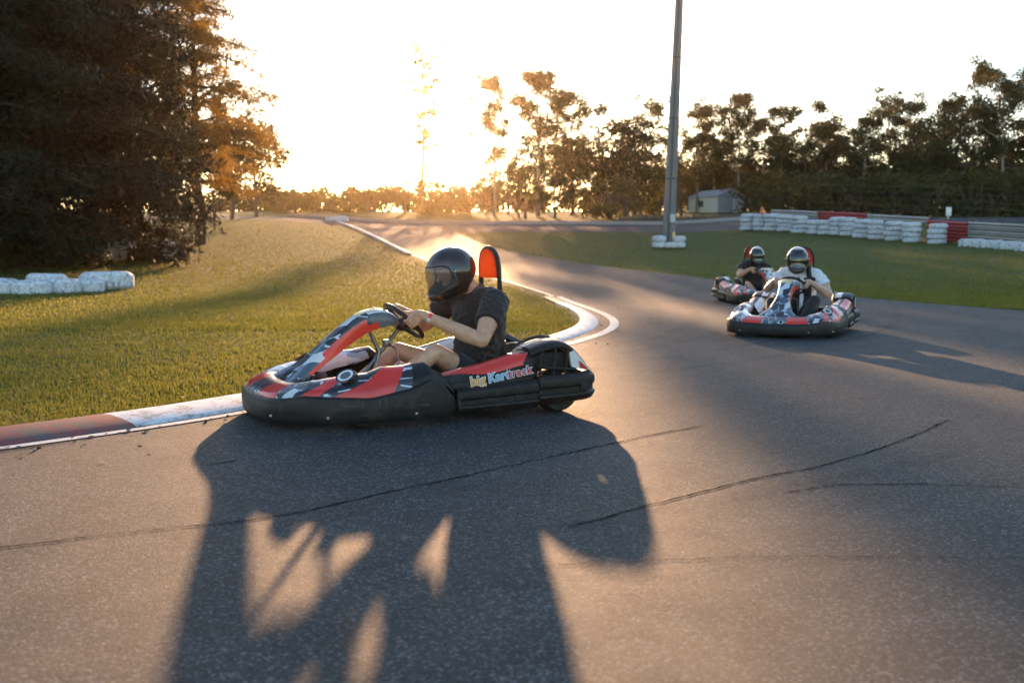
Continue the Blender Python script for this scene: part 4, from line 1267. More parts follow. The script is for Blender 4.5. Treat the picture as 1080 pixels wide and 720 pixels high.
GUMS = [('gum_tree', 12.0, 11, 'gum'), ('gum_tree', 12.0, 12, 'gum'), ('gum_tree', 12.0, 13, 'gum'), ('gum_tree', 12.0, 14, 'gum')]
ROUNDS = [('broadleaf_tree', 9.0, 21, 'round'), ('broadleaf_tree', 9.0, 22, 'round'), ('broadleaf_tree', 9.0, 23, 'round')]
BUSHES = [('shrub', 3.0, 31, 'bush'), ('shrub', 3.0, 32, 'bush'), ('shrub', 3.0, 33, 'bush')]
SPARSE = ('slender_gum_tree', 15.0, 41, 'sparse')
PINES = [('pine_tree', 14.0, 51, 'pine'), ('pine_tree', 14.0, 52, 'pine'), ('pine_tree', 14.0, 53, 'openpine')]
rnd = random.Random(99)

# the slim lone tree left of the sun
plant(SPARSE, PX(443, 122), 122, top_h(448, 48, 122) / 15.0, 0.3, 'tall thin sparse tree standing alone left of the low sun', 'tree', None)
# trees from the sun to the light pole
def row(lst, where, group, cat='tree'):
    lst = sorted(lst, key=lambda q: q[0])
    for n_, (px, pt, D, key, sx) in enumerate(lst):
        H = top_h(px, pt, D)
        plant(key, PX(px, D), D, H / key[1], rnd.uniform(0, 6.28), where % ORD[n_], cat, group, sx)
G, B_, S_ = GUMS, ROUNDS, BUSHES
row([(521, 80, 80, G[0], 0.75), (567, 75, 78, G[1], 1.05), (604, 98, 84, G[2], 1.15), (630, 112, 80, B_[0], 1.1), (657, 124, 78, B_[1], 1.1), (684, 106, 86, G[3], 1.05)],
    'backlit tree of the row between sun and light pole, %s from the sun', 'backlit trees between sun and light pole')
row([(713, 136, 88, B_[2], 1.0), (733, 114, 92, G[0], 1.05), (752, 110, 95, G[2], 1.05), (742, 146, 97, B_[0], 1.1), (772, 142, 98, B_[1], 1.1), (776, 98, 92, G[1], 0.95)],
    'dark tree right of the light pole around the shed, %s from the pole', 'trees behind the shed')
row([(800, 124, 90, G[3], 1.15), (822, 112, 86, G[2], 1.1), (846, 108, 88, B_[0], 0.95), (868, 130, 84, G[1], 1.2), (888, 122, 88, B_[1], 0.95), (908, 122, 80, G[0], 1.2), (928, 100, 88, G[3], 1.1), (950, 108, 84, G[2], 1.2),
     (972, 120, 78, B_[2], 0.95), (994, 104, 84, G[1], 1.1), (1012, 112, 78, B_[0], 0.9), (1032, 68, 80, G[0], 0.85), (1056, 84, 76, G[3], 1.1), (1080, 74, 78, G[2], 1.1), (812, 142, 94, B_[2], 1.1), (857, 138, 94, B_[1], 1.1), (898, 140, 92, B_[0], 1.1), (940, 138, 92, B_[2], 1.1), (983, 136, 90, B_[1], 1.1), (1022, 132, 88, B_[2], 1.1), (1066, 130, 86, B_[0], 1.1), (1104, 80, 76, G[1], 1.1), (1135, 70, 78, G[3], 1.1)],
    'dark tree of the wood behind the barrier, %s from the shed', 'trees of the wood behind the barrier')
# smaller growth beneath the row
row([(536, 152, 84, B_[2], 1.0), (573, 142, 86, B_[0], 1.0), (602, 138, 80, B_[1], 1.0), (646, 142, 84, B_[2], 1.05), (674, 144, 80, B_[0], 1.05), (548, 168, 76, B_[1], 1.1), (585, 165, 74, B_[2], 1.15), (618, 172, 80, B_[0], 1.2), (642, 178, 74, S_[0], 1.3), (668, 184, 82, S_[1], 1.3), (694, 188, 84, S_[2], 1.3)],
    'low golden tree beneath the backlit row, %s from the sun', 'low growth beneath the backlit row')
row([(708, 192, 95, S_[0], 1.4), (727, 190, 100, S_[1], 1.4), (792, 186, 90, S_[2], 1.5), (812, 180, 84, S_[1], 1.5), (836, 186, 82, S_[0], 1.6), (858, 178, 80, S_[2], 1.6), (882, 182, 80, S_[1], 1.6), (904, 178, 78, S_[0], 1.6), (926, 184, 78, S_[2], 1.6), (950, 180, 76, S_[1], 1.6),
     (972, 182, 74, S_[0], 1.6), (996, 180, 74, S_[2], 1.6), (1018, 176, 72, S_[1], 1.6), (1042, 180, 72, S_[0], 1.6), (1066, 176, 72, S_[2], 1.6), (1092, 178, 72, S_[1], 1.6)],
    'dark shrub at the foot of the dark wood, %s right of the light pole', 'shrubs at the foot of the wood', 'shrub')
row([(296, 196, 92, S_[0], 1.3), (314, 199, 88, S_[1], 1.3), (332, 201, 86, S_[2], 1.3), (352, 203, 90, S_[0], 1.3), (370, 200, 86, S_[1], 1.3), (390, 197, 88, S_[2], 1.2), (410, 194, 90, B_[1], 1.3), (428, 190, 86, B_[0], 1.3), (456, 188, 82, S_[1], 1.3), (474, 188, 86, S_[0], 1.4), (494, 190, 88, S_[2], 1.4), (512, 178, 84, B_[1], 1.2)],
    'golden bush of the low line under the sun, %s from the left', 'golden bushes under the sun', 'bush')
# the dark pines on the left
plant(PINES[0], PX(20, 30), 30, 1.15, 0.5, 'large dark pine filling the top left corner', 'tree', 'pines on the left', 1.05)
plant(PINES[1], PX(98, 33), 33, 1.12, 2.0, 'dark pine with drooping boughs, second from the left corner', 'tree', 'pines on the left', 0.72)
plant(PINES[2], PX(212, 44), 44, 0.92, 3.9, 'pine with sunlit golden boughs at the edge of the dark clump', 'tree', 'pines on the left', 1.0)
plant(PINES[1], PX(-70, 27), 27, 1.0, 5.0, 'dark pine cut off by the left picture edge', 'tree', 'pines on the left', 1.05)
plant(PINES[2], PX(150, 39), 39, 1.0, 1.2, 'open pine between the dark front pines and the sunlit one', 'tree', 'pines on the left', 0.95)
plant(PINES[1], PX(60, 48), 48, 1.0, 4.2, 'dark pine standing behind the two front pines', 'tree', 'pines on the left', 1.05)
row([(246, 106, 66, B_[1], 1.0), (272, 122, 70, B_[2], 1.0), (228, 150, 58, B_[0], 1.0)], 'golden round tree right of the dark pines, %s from the big sunlit crown', 'golden trees right of the pines')
row([(20, 246, 29, S_[0], 1.6), (60, 240, 30, S_[1], 1.6), (96, 244, 31, S_[2], 1.4), (-20, 238, 27, S_[1], 1.5), (150, 252, 36, S_[0], 1.6), (172, 254, 37, S_[2], 1.5), (189, 255, 37.5, S_[1], 1.2)],
    'dark shrub at the foot of the pines, %s in the row from the corner', 'shrubs at the foot of the pines', 'shrub')
for k_, v_ in protos.items():
    if not v_[1]: print('unused', k_)
# a dense far wood behind everything, seen only through the gaps
rg = np.random.default_rng(77); cen = []; rad = []
for q in range(420):
    x = rg.uniform(PX(690, 108), PX(1180, 108)); cen.append((x, rg.uniform(104, 118), 0)); hh = rg.uniform(0.2, 4.6); cen[-1] = (x, cen[-1][1], Z(x, cen[-1][1]) + hh); rad.append(rg.uniform(0.9, 1.7))
for q in range(240):
    x = rg.uniform(PX(180, 112), PX(700, 112)); y = rg.uniform(108, 120); cen.append((x, y, Z(x, y) + rg.uniform(0.1, 2.2))); rad.append(rg.uniform(0.8, 1.4))
for q in range(520):
    s_ = q % 2; a_ = rg.uniform(0, 1); y = rg.uniform(60, 110) * (1 - 0.55 * a_); x = (PX(1150, 95) + 60 * a_ + rg.uniform(-4, 4)) if s_ else (PX(60, 95) - 62 * a_ + rg.uniform(-4, 4))
    cen.append((x, y, Z(x, y) + rg.uniform(0.2, 8.0))); rad.append(rg.uniform(0.9, 1.9))
V, F = leaf_cloud(rg, cen, rad, 60, 0.3, 0.8)
o = bigmesh('far_woods', V, F, MAT['leaf']); tag(o, kind='stuff')

# ------------------------------------------------------------------ tyres, rails, pole, shed, fence
MAT['tyrewhite'] = paint_mat('white_painted_tyre', (0.70, 0.71, 0.74), 0.44, (0.10, 0.10, 0.10), 9.0)
MAT['railred'] = paint_mat('red_painted_rail', (0.36, 0.028, 0.028), 0.30, (0.16, 0.10, 0.09), 3.0)
MAT['railgrey'] = plain('weathered_rail', (0.30, 0.28, 0.25), 0.6, var=0.3, vscale=2.0, dirt=(0.16, 0.13, 0.10))
MAT['polegrey'] = plain('galvanised_pole', (0.16, 0.16, 0.165), 0.55, metal=0.2, var=0.2, vscale=2)
MAT['shedroof'] = plain('shed_roof_sheet', (0.30, 0.34, 0.37), 0.5, var=0.1, vscale=1)
MAT['shedwall'] = plain('shed_wall_sheet', (0.24, 0.27, 0.29), 0.6, var=0.1, vscale=1)
MAT['sheddoor'] = plain('shed_door', (0.52, 0.54, 0.56), 0.5, var=0.1, vscale=1)
MAT['shedside'] = plain('shed_side_cream', (0.62, 0.58, 0.50), 0.6, var=0.1, vscale=1)
MAT['wood'] = plain('post_wood', (0.09, 0.065, 0.045), 0.9, var=0.3, vscale=8)
MAT['wire'] = plain('fence_wire', (0.20, 0.20, 0.19), 0.5, metal=0.5)

def tyre_mesh(r, w):
    k = MB()
    prof = [(r * 0.52, -w * 0.40), (r * 0.60, -w * 0.48), (r * 0.74, -w * 0.50), (r * 0.87, -w * 0.43), (r * 0.955, -w * 0.32), (r, -w * 0.12), (r, w * 0.12), (r * 0.955, w * 0.32), (r * 0.87, w * 0.43), (r * 0.74, w * 0.50), (r * 0.60, w * 0.48), (r * 0.52, w * 0.40),
            (r * 0.56, w * 0.2), (r * 0.58, 0), (r * 0.56, -w * 0.2)]
    k.lathe(prof, 'z', (0, 0, 0), 40, closed=True)
    # tread blocks standing proud of the shoulder
    for q in range(30):
        a = 2 * PI * q / 30
        for s, off in ((1, 0), (-1, 0.10)):
            c = Vector((math.cos(a + off) * r * 0.995, math.sin(a + off) * r * 0.995, s * w * 0.17))
            k.box(c, (0.012, r * 0.13, w * 0.24), 0, Matrix.Rotation(a + off, 3, 'Z'))
    return k
t0 = tyre_mesh(0.5, 0.30).build('painted_tyre', MAT['tyrewhite'], None, 40)
used = [False]
def tyre(x, y, z, r, h, label, group, rz=0.0, tilt=(0, 0)):
    o = t0 if not used[0] else t0.copy()
    if used[0]: col.objects.link(o)
    used[0] = True
    o.location = (x, y, z + h / 2); o.scale = (r / 0.5, r / 0.5, h / 0.30); o.rotation_euler = (tilt[0], tilt[1], rz)
    tag(o, label, 'tyre', group)
    return o
# the row of big tyres lying in the left grass
gl = 'white tyres lying in the left grass'
for n_, (px, pb, D, r, h, lab) in enumerate(((-4, 0, 21.8, 0.50, 0.36, 'white painted tyre cut off by the left picture edge'), (33, 0, 21.9, 0.43, 0.34, 'white painted tyre on the left grass, next to the cut-off one'),
        (67, 0, 22.4, 0.36, 0.37, 'white painted tyre in the middle of the left row'), (93, 0, 23.0, 0.37, 0.33, 'white painted tyre just in front of the largest one'), (113, 0, 24.0, 0.62, 0.46, 'largest white painted tyre at the right end of the left row'), (50, 0, 23.2, 0.45, 0.42, 'white painted tyre mostly hidden behind the middle of the left row'))):
    x = PX(px, D); tyre(x, D, Z(x, D) - 0.06, r, h, lab, gl, n_ * 0.7, (0.02, 0.03 * (-1) ** n_))
gp = 'pale tyres half hidden under the pines'
for n_, (px, D, r, h, lab) in enumerate(((105, 33.0, 0.42, 0.55, 'leaning pale tyre in the shade under the pines'), (131, 34.5, 0.46, 0.62, 'pale tyre under the pines beside the leaning one'), (174, 36.0, 0.45, 0.5, 'pale tyre tilted against the last dark shrub'))):
    x = PX(px, D); tyre(x, D, Z(x, D) + 0.05, r, h, lab, gp, n_, (0.25 - 0.3 * n_, -0.35 + 0.1 * n_))
# dark low heap of tyres beside them
for n_, (px, D) in enumerate(((148, 34.5), (158, 35.2), (184, 36.5))):
    x = PX(px, D); o = tyre(x, D, Z(x, D) - 0.02, 0.45, 0.5, ('unpainted dark tyre in the shade, %s from the leaning pale one' % ORD[n_]), 'dark tyres under the pines', n_, (0.1, 0.15))
    o.data = t0.data.copy(); o.data.materials.clear(); o.data.materials.append(MAT['rubber'])
# tyre round the light pole
PD = 46.0; PXc = PX(704, PD); pz = Z(PXc, PD)
gpole = 'white tyres round the light pole'
for n_, (dx, dy, r, hs) in enumerate(((-0.46, -0.30, 0.32, (0.28, 0.28)), (0.02, -0.44, 0.30, (0.26,)), (0.45, -0.12, 0.32, (0.28, 0.28)), (-0.2, 0.5, 0.34, (0.3, 0.3)))):
    z = pz - 0.02
    nm = ['left of the pole foot', 'in front of the pole foot', 'right of the pole foot', 'behind the pole foot'][n_]
    for q, hh in enumerate(hs):
        tyre(PXc + dx, PD + dy, z, r, hh, 'white tyre %s, %s' % (nm, ('upper of two' if q else 'lower of two') if len(hs) > 1 else 'single'), gpole, q * 1.1 + n_); z += hh * 0.97
root = empty('light_pole', (PXc, PD, pz - 0.1)); tag(root, 'tall grey steel light pole rising out of the picture from white tyres', 'light pole')
lean = 0.030
k = MB(); hts = [0, 0.5, 3, 6, 9, 12, 14.5]
k.tube([(lean * h_, 0, h_) for h_ in hts], [0.31, 0.29, 0.27, 0.245, 0.21, 0.18, 0.16], 8); k.build('pole_shaft', MAT['polegrey'], root, 20)
k = MB(); k.box((0, 0, 0.16), (0.7, 0.7, 0.08)); 
for q in range(4): k.capsule((0.27 * (-1) ** q, 0.27 * (1 if q < 2 else -1), 0.2), 0.03, (0.27 * (-1) ** q, 0.27 * (1 if q < 2 else -1), 0.3), 0.03, 8)
k.build('base_plate', MAT['darkmetal'], root)
k = MB(); k.tube([(lean * h_ - 0.05, -(0.30 - 0.009 * h_) - 0.01, h_) for h_ in (0.4, 3, 6, 9, 12, 14.2)], 0.022, 8); k.build('cable_conduit', MAT['darkmetal'], root)
for h_ in (3.2, 5.9, 8.6, 11.3):
    k = MB(); rr_ = 0.305 - 0.0095 * h_; k.tube([(lean * h_, 0, h_), (lean * h_, 0, h_ + 0.05)], rr_, 16); k.build('steel_band', MAT['darkmetal'], root)
k = MB(); k.box((0.13, -0.30, 1.42), (0.22, 0.10, 0.36), bev=0.015); k.build('switch_box', MAT['sheddoor'], root)
k = MB(); k.box((0.20, -0.285, 0.66), (0.12, 0.06, 0.30), bev=0.01); k.build('notice_plate', MAT['cream'], root)
k = MB(); k.box((lean * 14.5, 0, 14.55), (2.4, 0.12, 0.12))
for q in (-1, -0.35, 0.35, 1): k.box((lean * 14.5 + q, -0.15, 14.8), (0.45, 0.25, 0.35), bev=0.03)
k.build('floodlight_head', MAT['darkmetal'], root)

# tyre stacks and guard rails on the right bank
def at_row(px, D): x = PX(px, D); return x, D
gst = 'white tyre stacks along the right barrier'
LEV = {3: ['bottom', 'middle', 'top'], 4: ['bottom', 'second from the bottom', 'third from the bottom', 'top']}
stacks = [(787, 56.0, 4, 0.42, 0.24), (800, 55.2, 4, 0.42, 0.24), (812, 54.4, 4, 0.42, 0.24), (826, 53.2, 4, 0.42, 0.23), (842, 51.5, 4, 0.42, 0.23), (858, 50.0, 3, 0.40, 0.25), (869, 49.2, 3, 0.40, 0.25), (881, 48.5, 4, 0.40, 0.23), (892, 47.7, 4, 0.40, 0.23),
          (907, 46.3, 4, 0.36, 0.22), (922, 45.2, 4, 0.36, 0.22), (940, 43.9, 4, 0.37, 0.22), (959, 42.5, 4, 0.38, 0.22), (986, 41.0, 4, 0.36, 0.215)]
rr = random.Random(4)
for n_, (px, D, cnt, r, h) in enumerate(stacks):
    x = PX(px, D); z = Z(x, D) - 0.03
    for q in range(cnt):
        tyre(x + rr.uniform(-0.05, 0.05), D + rr.uniform(-0.05, 0.05), z, r * rr.uniform(0.95, 1.06), h, 'white tyre, %s of the %s stack along the right barrier' % (LEV[cnt][q], ORD[n_]), gst, rr.uniform(0, 3), (rr.uniform(-0.04, 0.04), rr.uniform(-0.05, 0.05)))
        z += h * 0.97
def bank_pt(px, D, off=0.75):
    x = PX(px, D); d = Vector((-0.27, 0.96, 0)).normalized()    # rails stand just behind the tyres
    return Vector((x, D, 0)) + Vector((0.93, 0.36, 0)).normalized() * off
def rail(name, label, pts, heights, mat, postmat, group=None, w=0.30):
    root = empty(name, (pts[0].x, pts[0].y, Z(pts[0].x, pts[0].y))); tag(root, label, 'guard rail', group)
    bz_ = Z(pts[0].x, pts[0].y)
    fine = [Vector(p) for p in cr([(p.x, p.y) for p in pts], 6) and [(*q, 0) for q in cr([(p.x, p.y) for p in pts], 6)]]
    for hz in heights:
        k = MB(); rows = []
        for i, p in enumerate(fine):
            a = fine[max(i - 1, 0)]; b = fine[min(i + 1, len(fine) - 1)]; t = (b - a).normalized(); nn_ = Vector((-t.y, t.x, 0))
            if nn_.dot(Vector((-0.9, -0.4, 0))) < 0: nn_ = -nn_
            zz = Z(p.x, p.y) + hz - bz_
            rows.append([(p.x - pts[0].x + nn_.x * o_, p.y - pts[0].y + nn_.y * o_, zz + v) for (o_, v) in
                         ((0.0, -w / 2), (0.04, -w * 0.42), (0.075, -w * 0.28), (0.04, -w * 0.10), (0.015, 0), (0.04, w * 0.10), (0.075, w * 0.28), (0.04, w * 0.42), (0, w / 2), (-0.02, w / 2), (-0.02, -w / 2))])
        k.loft(rows); k.build('rail_beam', mat, root, 25)
    for i in range(0, len(fine), 6):
        p = fine[i]; t = (fine[min(i + 1, len(fine) - 1)] - fine[max(i - 1, 0)]).normalized(); nn_ = Vector((-t.y, t.x, 0))
        if nn_.dot(Vector((-0.9, -0.4, 0))) < 0: nn_ = -nn_
        k = MB(); c = p - pts[0] - nn_ * 0.09; z0 = Z(p.x, p.y) - bz_
        k.box((c.x, c.y, z0 + max(heights) / 2), (0.11, 0.11, max(heights) + 0.45), bev=0.01); k.build('rail_post', postmat, root, 0)
    return root
rail('guard_rail', 'weathered pale guard rail behind the far left tyre stacks', [bank_pt(800, 56), bank_pt(822, 54), bank_pt(847, 51.4)], [0.86], MAT['railgrey'], MAT['wood'])
rail('guard_rail', 'red painted guard rail behind the middle tyre stacks', [bank_pt(850, 51.2), bank_pt(872, 49.4), bank_pt(897, 47.4)], [0.60, 0.86], MAT['railred'], MAT['wood'])
rail('guard_rail', 'weathered guard rail between the two red rails', [bank_pt(899, 47.2), bank_pt(930, 44.9), bank_pt(962, 42.7)], [0.84], MAT['railgrey'], MAT['wood'])
rail('guard_rail', 'red painted guard rail behind the last tyre stack', [bank_pt(964, 42.5, 0.6), bank_pt(984, 41.2, 0.6), bank_pt(1006, 39.8, 0.6)], [0.18, 0.46, 0.74], MAT['railred'], MAT['wood'], None, 0.27)
rail('guard_rail', 'weathered three beam guard rail at the right picture edge', [bank_pt(1007, 39.7, 0.6), bank_pt(1040, 37.7, 0.6), bank_pt(1080, 35.4, 0.6), bank_pt(1130, 32.8, 0.6)], [0.38, 0.58, 0.78], MAT['railgrey'], MAT['wood'], None, 0.24)
gb = 'white blocks under the right guard rail'
for n_, (px, D) in enumerate(((1017, 38.7), (1036, 37.6), (1056, 36.5), (1078, 35.2))):
    x = PX(px, D) + 0.25; y = D + 0.05; root = empty('barrier_block', (x, y, Z(x, y) - 0.05), math.atan2(-1.1, 0.72)); tag(root, 'low white barrier block under the weathered rail, %s from the red rail' % ORD[n_], 'barrier block', gb)
    k = MB(); k.box((0, 0, 0.15), (1.0, 0.36, 0.30), bev=0.05); k.box((0, 0, 0.30), (0.9, 0.22, 0.10), bev=0.03); k.build('block_body', MAT['tyrewhite'], root, 30)
    k = MB(); k.box((0.535, 0, 0.14), (0.09, 0.16, 0.16), bev=0.02); k.build('link_lug', MAT['tyrewhite'], root, 30)
# orange cone lying on the far stacks
root = empty('traffic_cone', (PX(802, 54.9), 54.9, Z(PX(802, 54.9), 54.9) + 0.94)); tag(root, 'small orange marker cone on top of the white tyre stacks', 'cone')
k = MB(); k.lathe([(0.001, 0.36), (0.035, 0.36), (0.15, 0.03), (0.21, 0.03), (0.21, 0.0), (0.001, 0.0)], 'z'); k.build('cone_body', plain('cone_orange', (0.75, 0.16, 0.03), 0.5), root)

# shed
SD = 92.0; sx = PX(754, SD); root = empty('metal_shed', (sx, SD, Z(sx, SD) - 0.1), R(24)); tag(root, 'small grey metal shed with pale roller door at the wood edge', 'shed')
W_, L_, Hh, rg_ = 3.0, 4.6, 1.50, 2.10
k = MB(); k.add([(-W_ / 2, -L_ / 2, 0), (W_ / 2, -L_ / 2, 0), (W_ / 2, -L_ / 2, Hh), (0, -L_ / 2, rg_), (-W_ / 2, -L_ / 2, Hh), (-W_ / 2, L_ / 2, 0), (W_ / 2, L_ / 2, 0), (W_ / 2, L_ / 2, Hh), (0, L_ / 2, rg_), (-W_ / 2, L_ / 2, Hh)],
     [(0, 1, 2, 3, 4), (5, 9, 8, 7, 6), (1, 6, 7, 2), (0, 4, 9, 5)], [0, 0, 1, 1])
k.build('wall', [MAT['shedwall'], MAT['shedside']], root, 0)
k = MB()
for s in (1, -1):
    n_ = 24; rows = []
    for q in range(n_ + 1):
        y = -L_ / 2 - 0.12 + (L_ + 0.24) * q / n_; b_ = 0.03 * (q % 2)
        rows.append([(s * -0.0, y, rg_ + 0.03 + b_), (s * (W_ / 2 + 0.18), y, Hh - 0.06 + b_)])
    k.grid(rows)
k.build('roof', MAT['shedroof'], root, 0)
k = MB(); rows = []
for q in range(21): rows.append([(0.05, -L_ / 2 - 0.03 - 0.02 * (q % 2), 0.02 + 1.25 * q / 20), (1.2, -L_ / 2 - 0.03 - 0.02 * (q % 2), 0.02 + 1.25 * q / 20)])
k.grid(rows); k.build('roller_door', MAT['sheddoor'], root, 0)
k = MB(); k.box((-W_ / 2 - 0.02, 0.4, 0.85), (0.05, 0.9, 0.55)); k.build('window', MAT['darkmetal'], root, 0)

# posts, log and fence behind the far straight
for n_, (px, D, h_, lab) in enumerate(((660, 70, 0.95, 'short dark wooden post left of the light pole'), (717, 69, 0.8, 'short dark wooden post just right of the light pole'), (832, 66, 0.7, 'low dark post near the left end of the tyre stacks'), (554, 74, 0.7, 'low dark post in the glare right of the sun'))):
    x = PX(px, D); k = MB(); k.tube([(0, 0, -0.2), (0.01, 0, h_ * 0.6), (0.0, 0, h_), (0, 0, h_ + 0.03)], [0.12, 0.11, 0.10, 0.03], 10)
    k.box((0, -0.02, h_ * 0.85), (0.30, 0.08, 0.10))
    o = k.build('wooden_post', MAT['wood'], None, 30, (x, D, Z(x, D))); tag(o, lab, 'post', 'posts behind the far straight')
rgl = random.Random(8)
for n_, (p0, p1, D, lab) in enumerate(((652, 700, 69.0, 'long dark log lying left of the light pole'), (711, 745, 68.6, 'dark log lying right of the light pole'), (746, 785, 68.0, 'dark log lying below the shed, near the tyre stacks'))):
    x0, x1 = PX(p0, D), PX(p1, D); k = MB(); pts = []
    for q in range(9):
        x = x0 + (x1 - x0) * q / 8; pts.append((x - x0, rgl.uniform(-0.1, 0.1), Z(x, D) - Z(x0, D) + 0.14 + rgl.uniform(-0.03, 0.05)))
    k.tube(pts, [0.12] + [rgl.uniform(0.16, 0.22) for q in range(7)] + [0.10], 10)
    for q in (2, 4, 6): k.tube([pts[q], (pts[q][0] + 0.2, pts[q][1] - 0.1, pts[q][2] + 0.42)], [0.05, 0.025], 6)
    o = k.build('log', MAT['wood'], None, 40, (x0, D, Z(x0, D))); tag(o, lab, 'log', 'logs along the far straight')
# tall fence posts with wire behind the barrier
root = empty('wire_fence', (PX(850, 64), 64, Z(PX(850, 64), 64))); tag(root, 'thin wire fence on tall slim posts behind the barrier', 'fence')
o0 = Vector(root.location); pp = [(850, 64), (895, 60), (940, 56.5), (985, 53), (1030, 50), (1080, 46.5), (1130, 43)]
P3 = [Vector((PX(a_, b_), b_, Z(PX(a_, b_), b_))) - o0 for a_, b_ in pp]
for n_, p in enumerate(P3):
    k = MB(); k.tube([p, p + Vector((0.03, 0, 2.3 if n_ % 2 == 0 else 2.6))], 0.016, 8); k.build('fence_post', MAT['wood'], root, 60)
k = MB()
for h_ in (0.35, 0.7, 1.05, 1.4, 1.75, 2.1): k.tube([p + Vector((0, 0, h_)) for p in P3], 0.003, 4)
k.build('fence_wire', MAT['wire'], root)
x, D = PX(997, 52), 52; k = MB(); k.box((0, 0, 0.85), (0.28, 0.03, 0.45), bev=0.01); k.tube([(0, 0.04, -0.2), (0, 0.04, 0.9)], 0.03, 8)
o = k.build('marker_board', MAT['white'], None, 30, (x, D, Z(x, D))); tag(o, 'small blank white board on a post behind the red rail', 'sign')
# white kerb block at the corner of the far straight
x, D = PX(357, 67), 67; k = MB(); k.box((0, 0, 0.12), (1.5, 0.5, 0.30), bev=0.06); k.box((0.2, 0, 0.30), (0.8, 0.3, 0.10), bev=0.03)
o = k.build('marker_block', MAT['tyrewhite'], None, 30, (x, D, Z(x, D))); tag(o, 'white marker block where the far kerb begins', 'marker block')
x, D = PX(191, 69), 69; k = MB(); k.box((0, 0, 0.30), (1.6, 0.7, 0.7), bev=0.1); k.box((0.6, 0, 0.75), (0.9, 0.6, 0.4), bev=0.1)
o = k.build('wrapped_bale', MAT['tyrewhite'], None, 30, (x, D, Z(x, D))); tag(o, 'pale bale in the distance between dark pine and golden trees', 'bale')
# ------------------------------------------------------------------ karts and drivers in place
kart, WH = make_kart()
def place(o, x, y, hx, hy):
    o.location = (x, y, 0.006); o.rotation_euler = (0, 0, math.atan2(hy, hx))
place(kart, -0.597, 6.765, -0.898, -0.440)
tag(kart, 'black and red racing kart nearest the camera with lettering on its side', 'racing kart', 'racing karts')
k2 = copy_tree(kart); place(k2, 3.64, 12.87, -0.45, -0.89); tag(k2, 'black, red and white racing kart carrying the driver in a white shirt', 'racing kart')
k3 = copy_tree(kart); place(k3, 4.84, 19.5, 0.08, -1.0); tag(k3, 'farthest racing kart, partly hidden behind the white-shirted driver', 'racing kart')
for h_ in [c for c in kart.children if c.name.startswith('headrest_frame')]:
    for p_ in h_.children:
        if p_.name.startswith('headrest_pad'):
            p_.data = p_.data.copy(); p_.data.materials[0] = MAT['pad_backlit']; p_['label'] = 'headrest pad with orange backlight in its colour'
gd = 'kart drivers'
d1 = make_person('driver in black t-shirt, shorts and black helmet gripping the wheel', gd, WH, MAT['skin'], MAT['shirt_black'], MAT['shorts_black'], MAT['helmet'], MAT['visor'], band=True, yaw=3, pitch=22, tw=15)
d2 = make_person('driver in white shirt and long dark trousers on the middle kart', gd, WH, MAT['skin2'], MAT['shirt_white'], MAT['strap_black'], MAT['helmet'], MAT['visor_dark'], MAT['helmet_rimlight'], long_pants=True, strap=True, yaw=10, pitch=9, tw=-7, vox=0.007)
d3 = make_person('driver in black t-shirt on the farthest kart, partly hidden', gd, WH, MAT['skin'], MAT['shirt_black'], MAT['shorts_black'], MAT['helmet'], MAT['visor_dark'], MAT['helmet_rimlight'], yaw=-6, pitch=12, tw=6, vox=0.008)
for d, k_ in ((d1, kart), (d2, k2), (d3, k3)):
    d.location = k_.location; d.rotation_euler = k_.rotation_euler

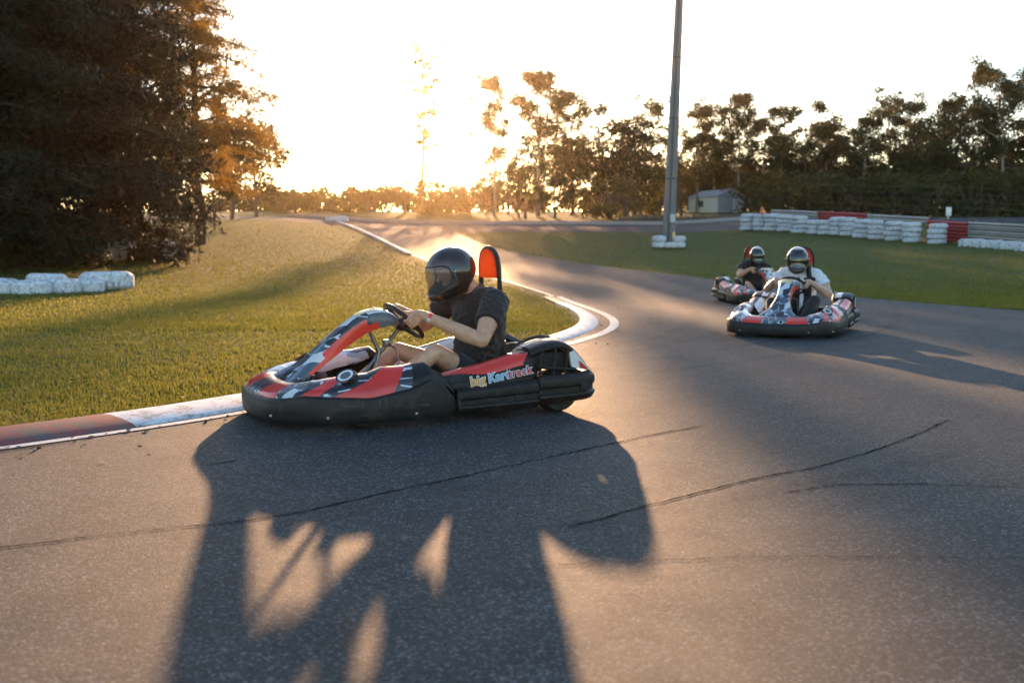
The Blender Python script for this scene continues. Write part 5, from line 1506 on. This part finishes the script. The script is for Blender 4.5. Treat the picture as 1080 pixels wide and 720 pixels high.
# ------------------------------------------------------------------ sky, sun, haze, camera
SUN_EL, SUN_AZ = R(8.4), R(-2.8)          # azimuth from +Y towards +X
w = bpy.data.worlds.new('World'); sc.world = w; w.use_nodes = True
nt = w.node_tree
sky = nt.nodes.new('ShaderNodeTexSky'); sky.sky_type = 'NISHITA'; sky.sun_disc = False
sky.sun_elevation = SUN_EL; sky.sun_rotation = SUN_AZ
sky.air_density = 1.0; sky.dust_density = 0.6; sky.ozone_density = 1.8
bg = nt.nodes['Background']; nt.links.new(sky.outputs[0], bg.inputs[0]); bg.inputs[1].default_value = 0.125
sd = Vector((math.sin(SUN_AZ) * math.cos(SUN_EL), math.cos(SUN_AZ) * math.cos(SUN_EL), math.sin(SUN_EL)))
L = bpy.data.lights.new('sun', 'SUN'); L.energy = 3.4; L.angle = R(0.8); L.color = (1.0, 0.57, 0.29)
so = bpy.data.objects.new('sun', L); col.objects.link(so); so.rotation_euler = (-sd).to_track_quat('-Z', 'Y').to_euler()

hz = MB(); hz.box((0, 105, 12), (720, 460, 36)); hz_o = hz.build('haze', MAT['ground'], None, 0)
hm_ = bpy.data.materials.new('haze_air'); hm_.use_nodes = True
t = hm_.node_tree; t.nodes.remove(t.nodes['Principled BSDF'])
pv = t.nodes.new('ShaderNodeVolumePrincipled'); pv.inputs['Color'].default_value = (1.0, 0.74, 0.45, 1); pv.inputs['Density'].default_value = 0.00014; pv.inputs['Anisotropy'].default_value = 0.89
t.links.new(pv.outputs[0], t.nodes['Material Output'].inputs['Volume'])
hz_o.data.materials.clear(); hz_o.data.materials.append(hm_); tag(hz_o, kind='stuff')

cam = bpy.data.cameras.new('camera'); co = bpy.data.objects.new('camera', cam); col.objects.link(co)
cam.sensor_width = 36; cam.lens = 35; cam.clip_end = 3000; cam.clip_start = 0.05
co.location = (0, 0, 1.1); co.rotation_euler = (PI / 2 - math.atan(100 / F35), 0, 0)
cam.dof.use_dof = True; cam.dof.focus_distance = 6.25; cam.dof.aperture_fstop = 2.6
sc.camera = co
sc.view_settings.view_transform = 'Standard'; sc.view_settings.look = 'None'; sc.view_settings.gamma = 1; sc.view_settings.exposure = 2.08
sc.view_settings.use_curve_mapping = False
sc.cycles.use_denoising = True
sc.cycles.max_bounces = 6; sc.cycles.diffuse_bounces = 3; sc.cycles.glossy_bounces = 3; sc.cycles.transparent_max_bounces = 8; sc.cycles.volume_bounces = 0
sc.cycles.caustics_reflective = False; sc.cycles.caustics_refractive = False
sc.cycles.sample_clamp_indirect = 6
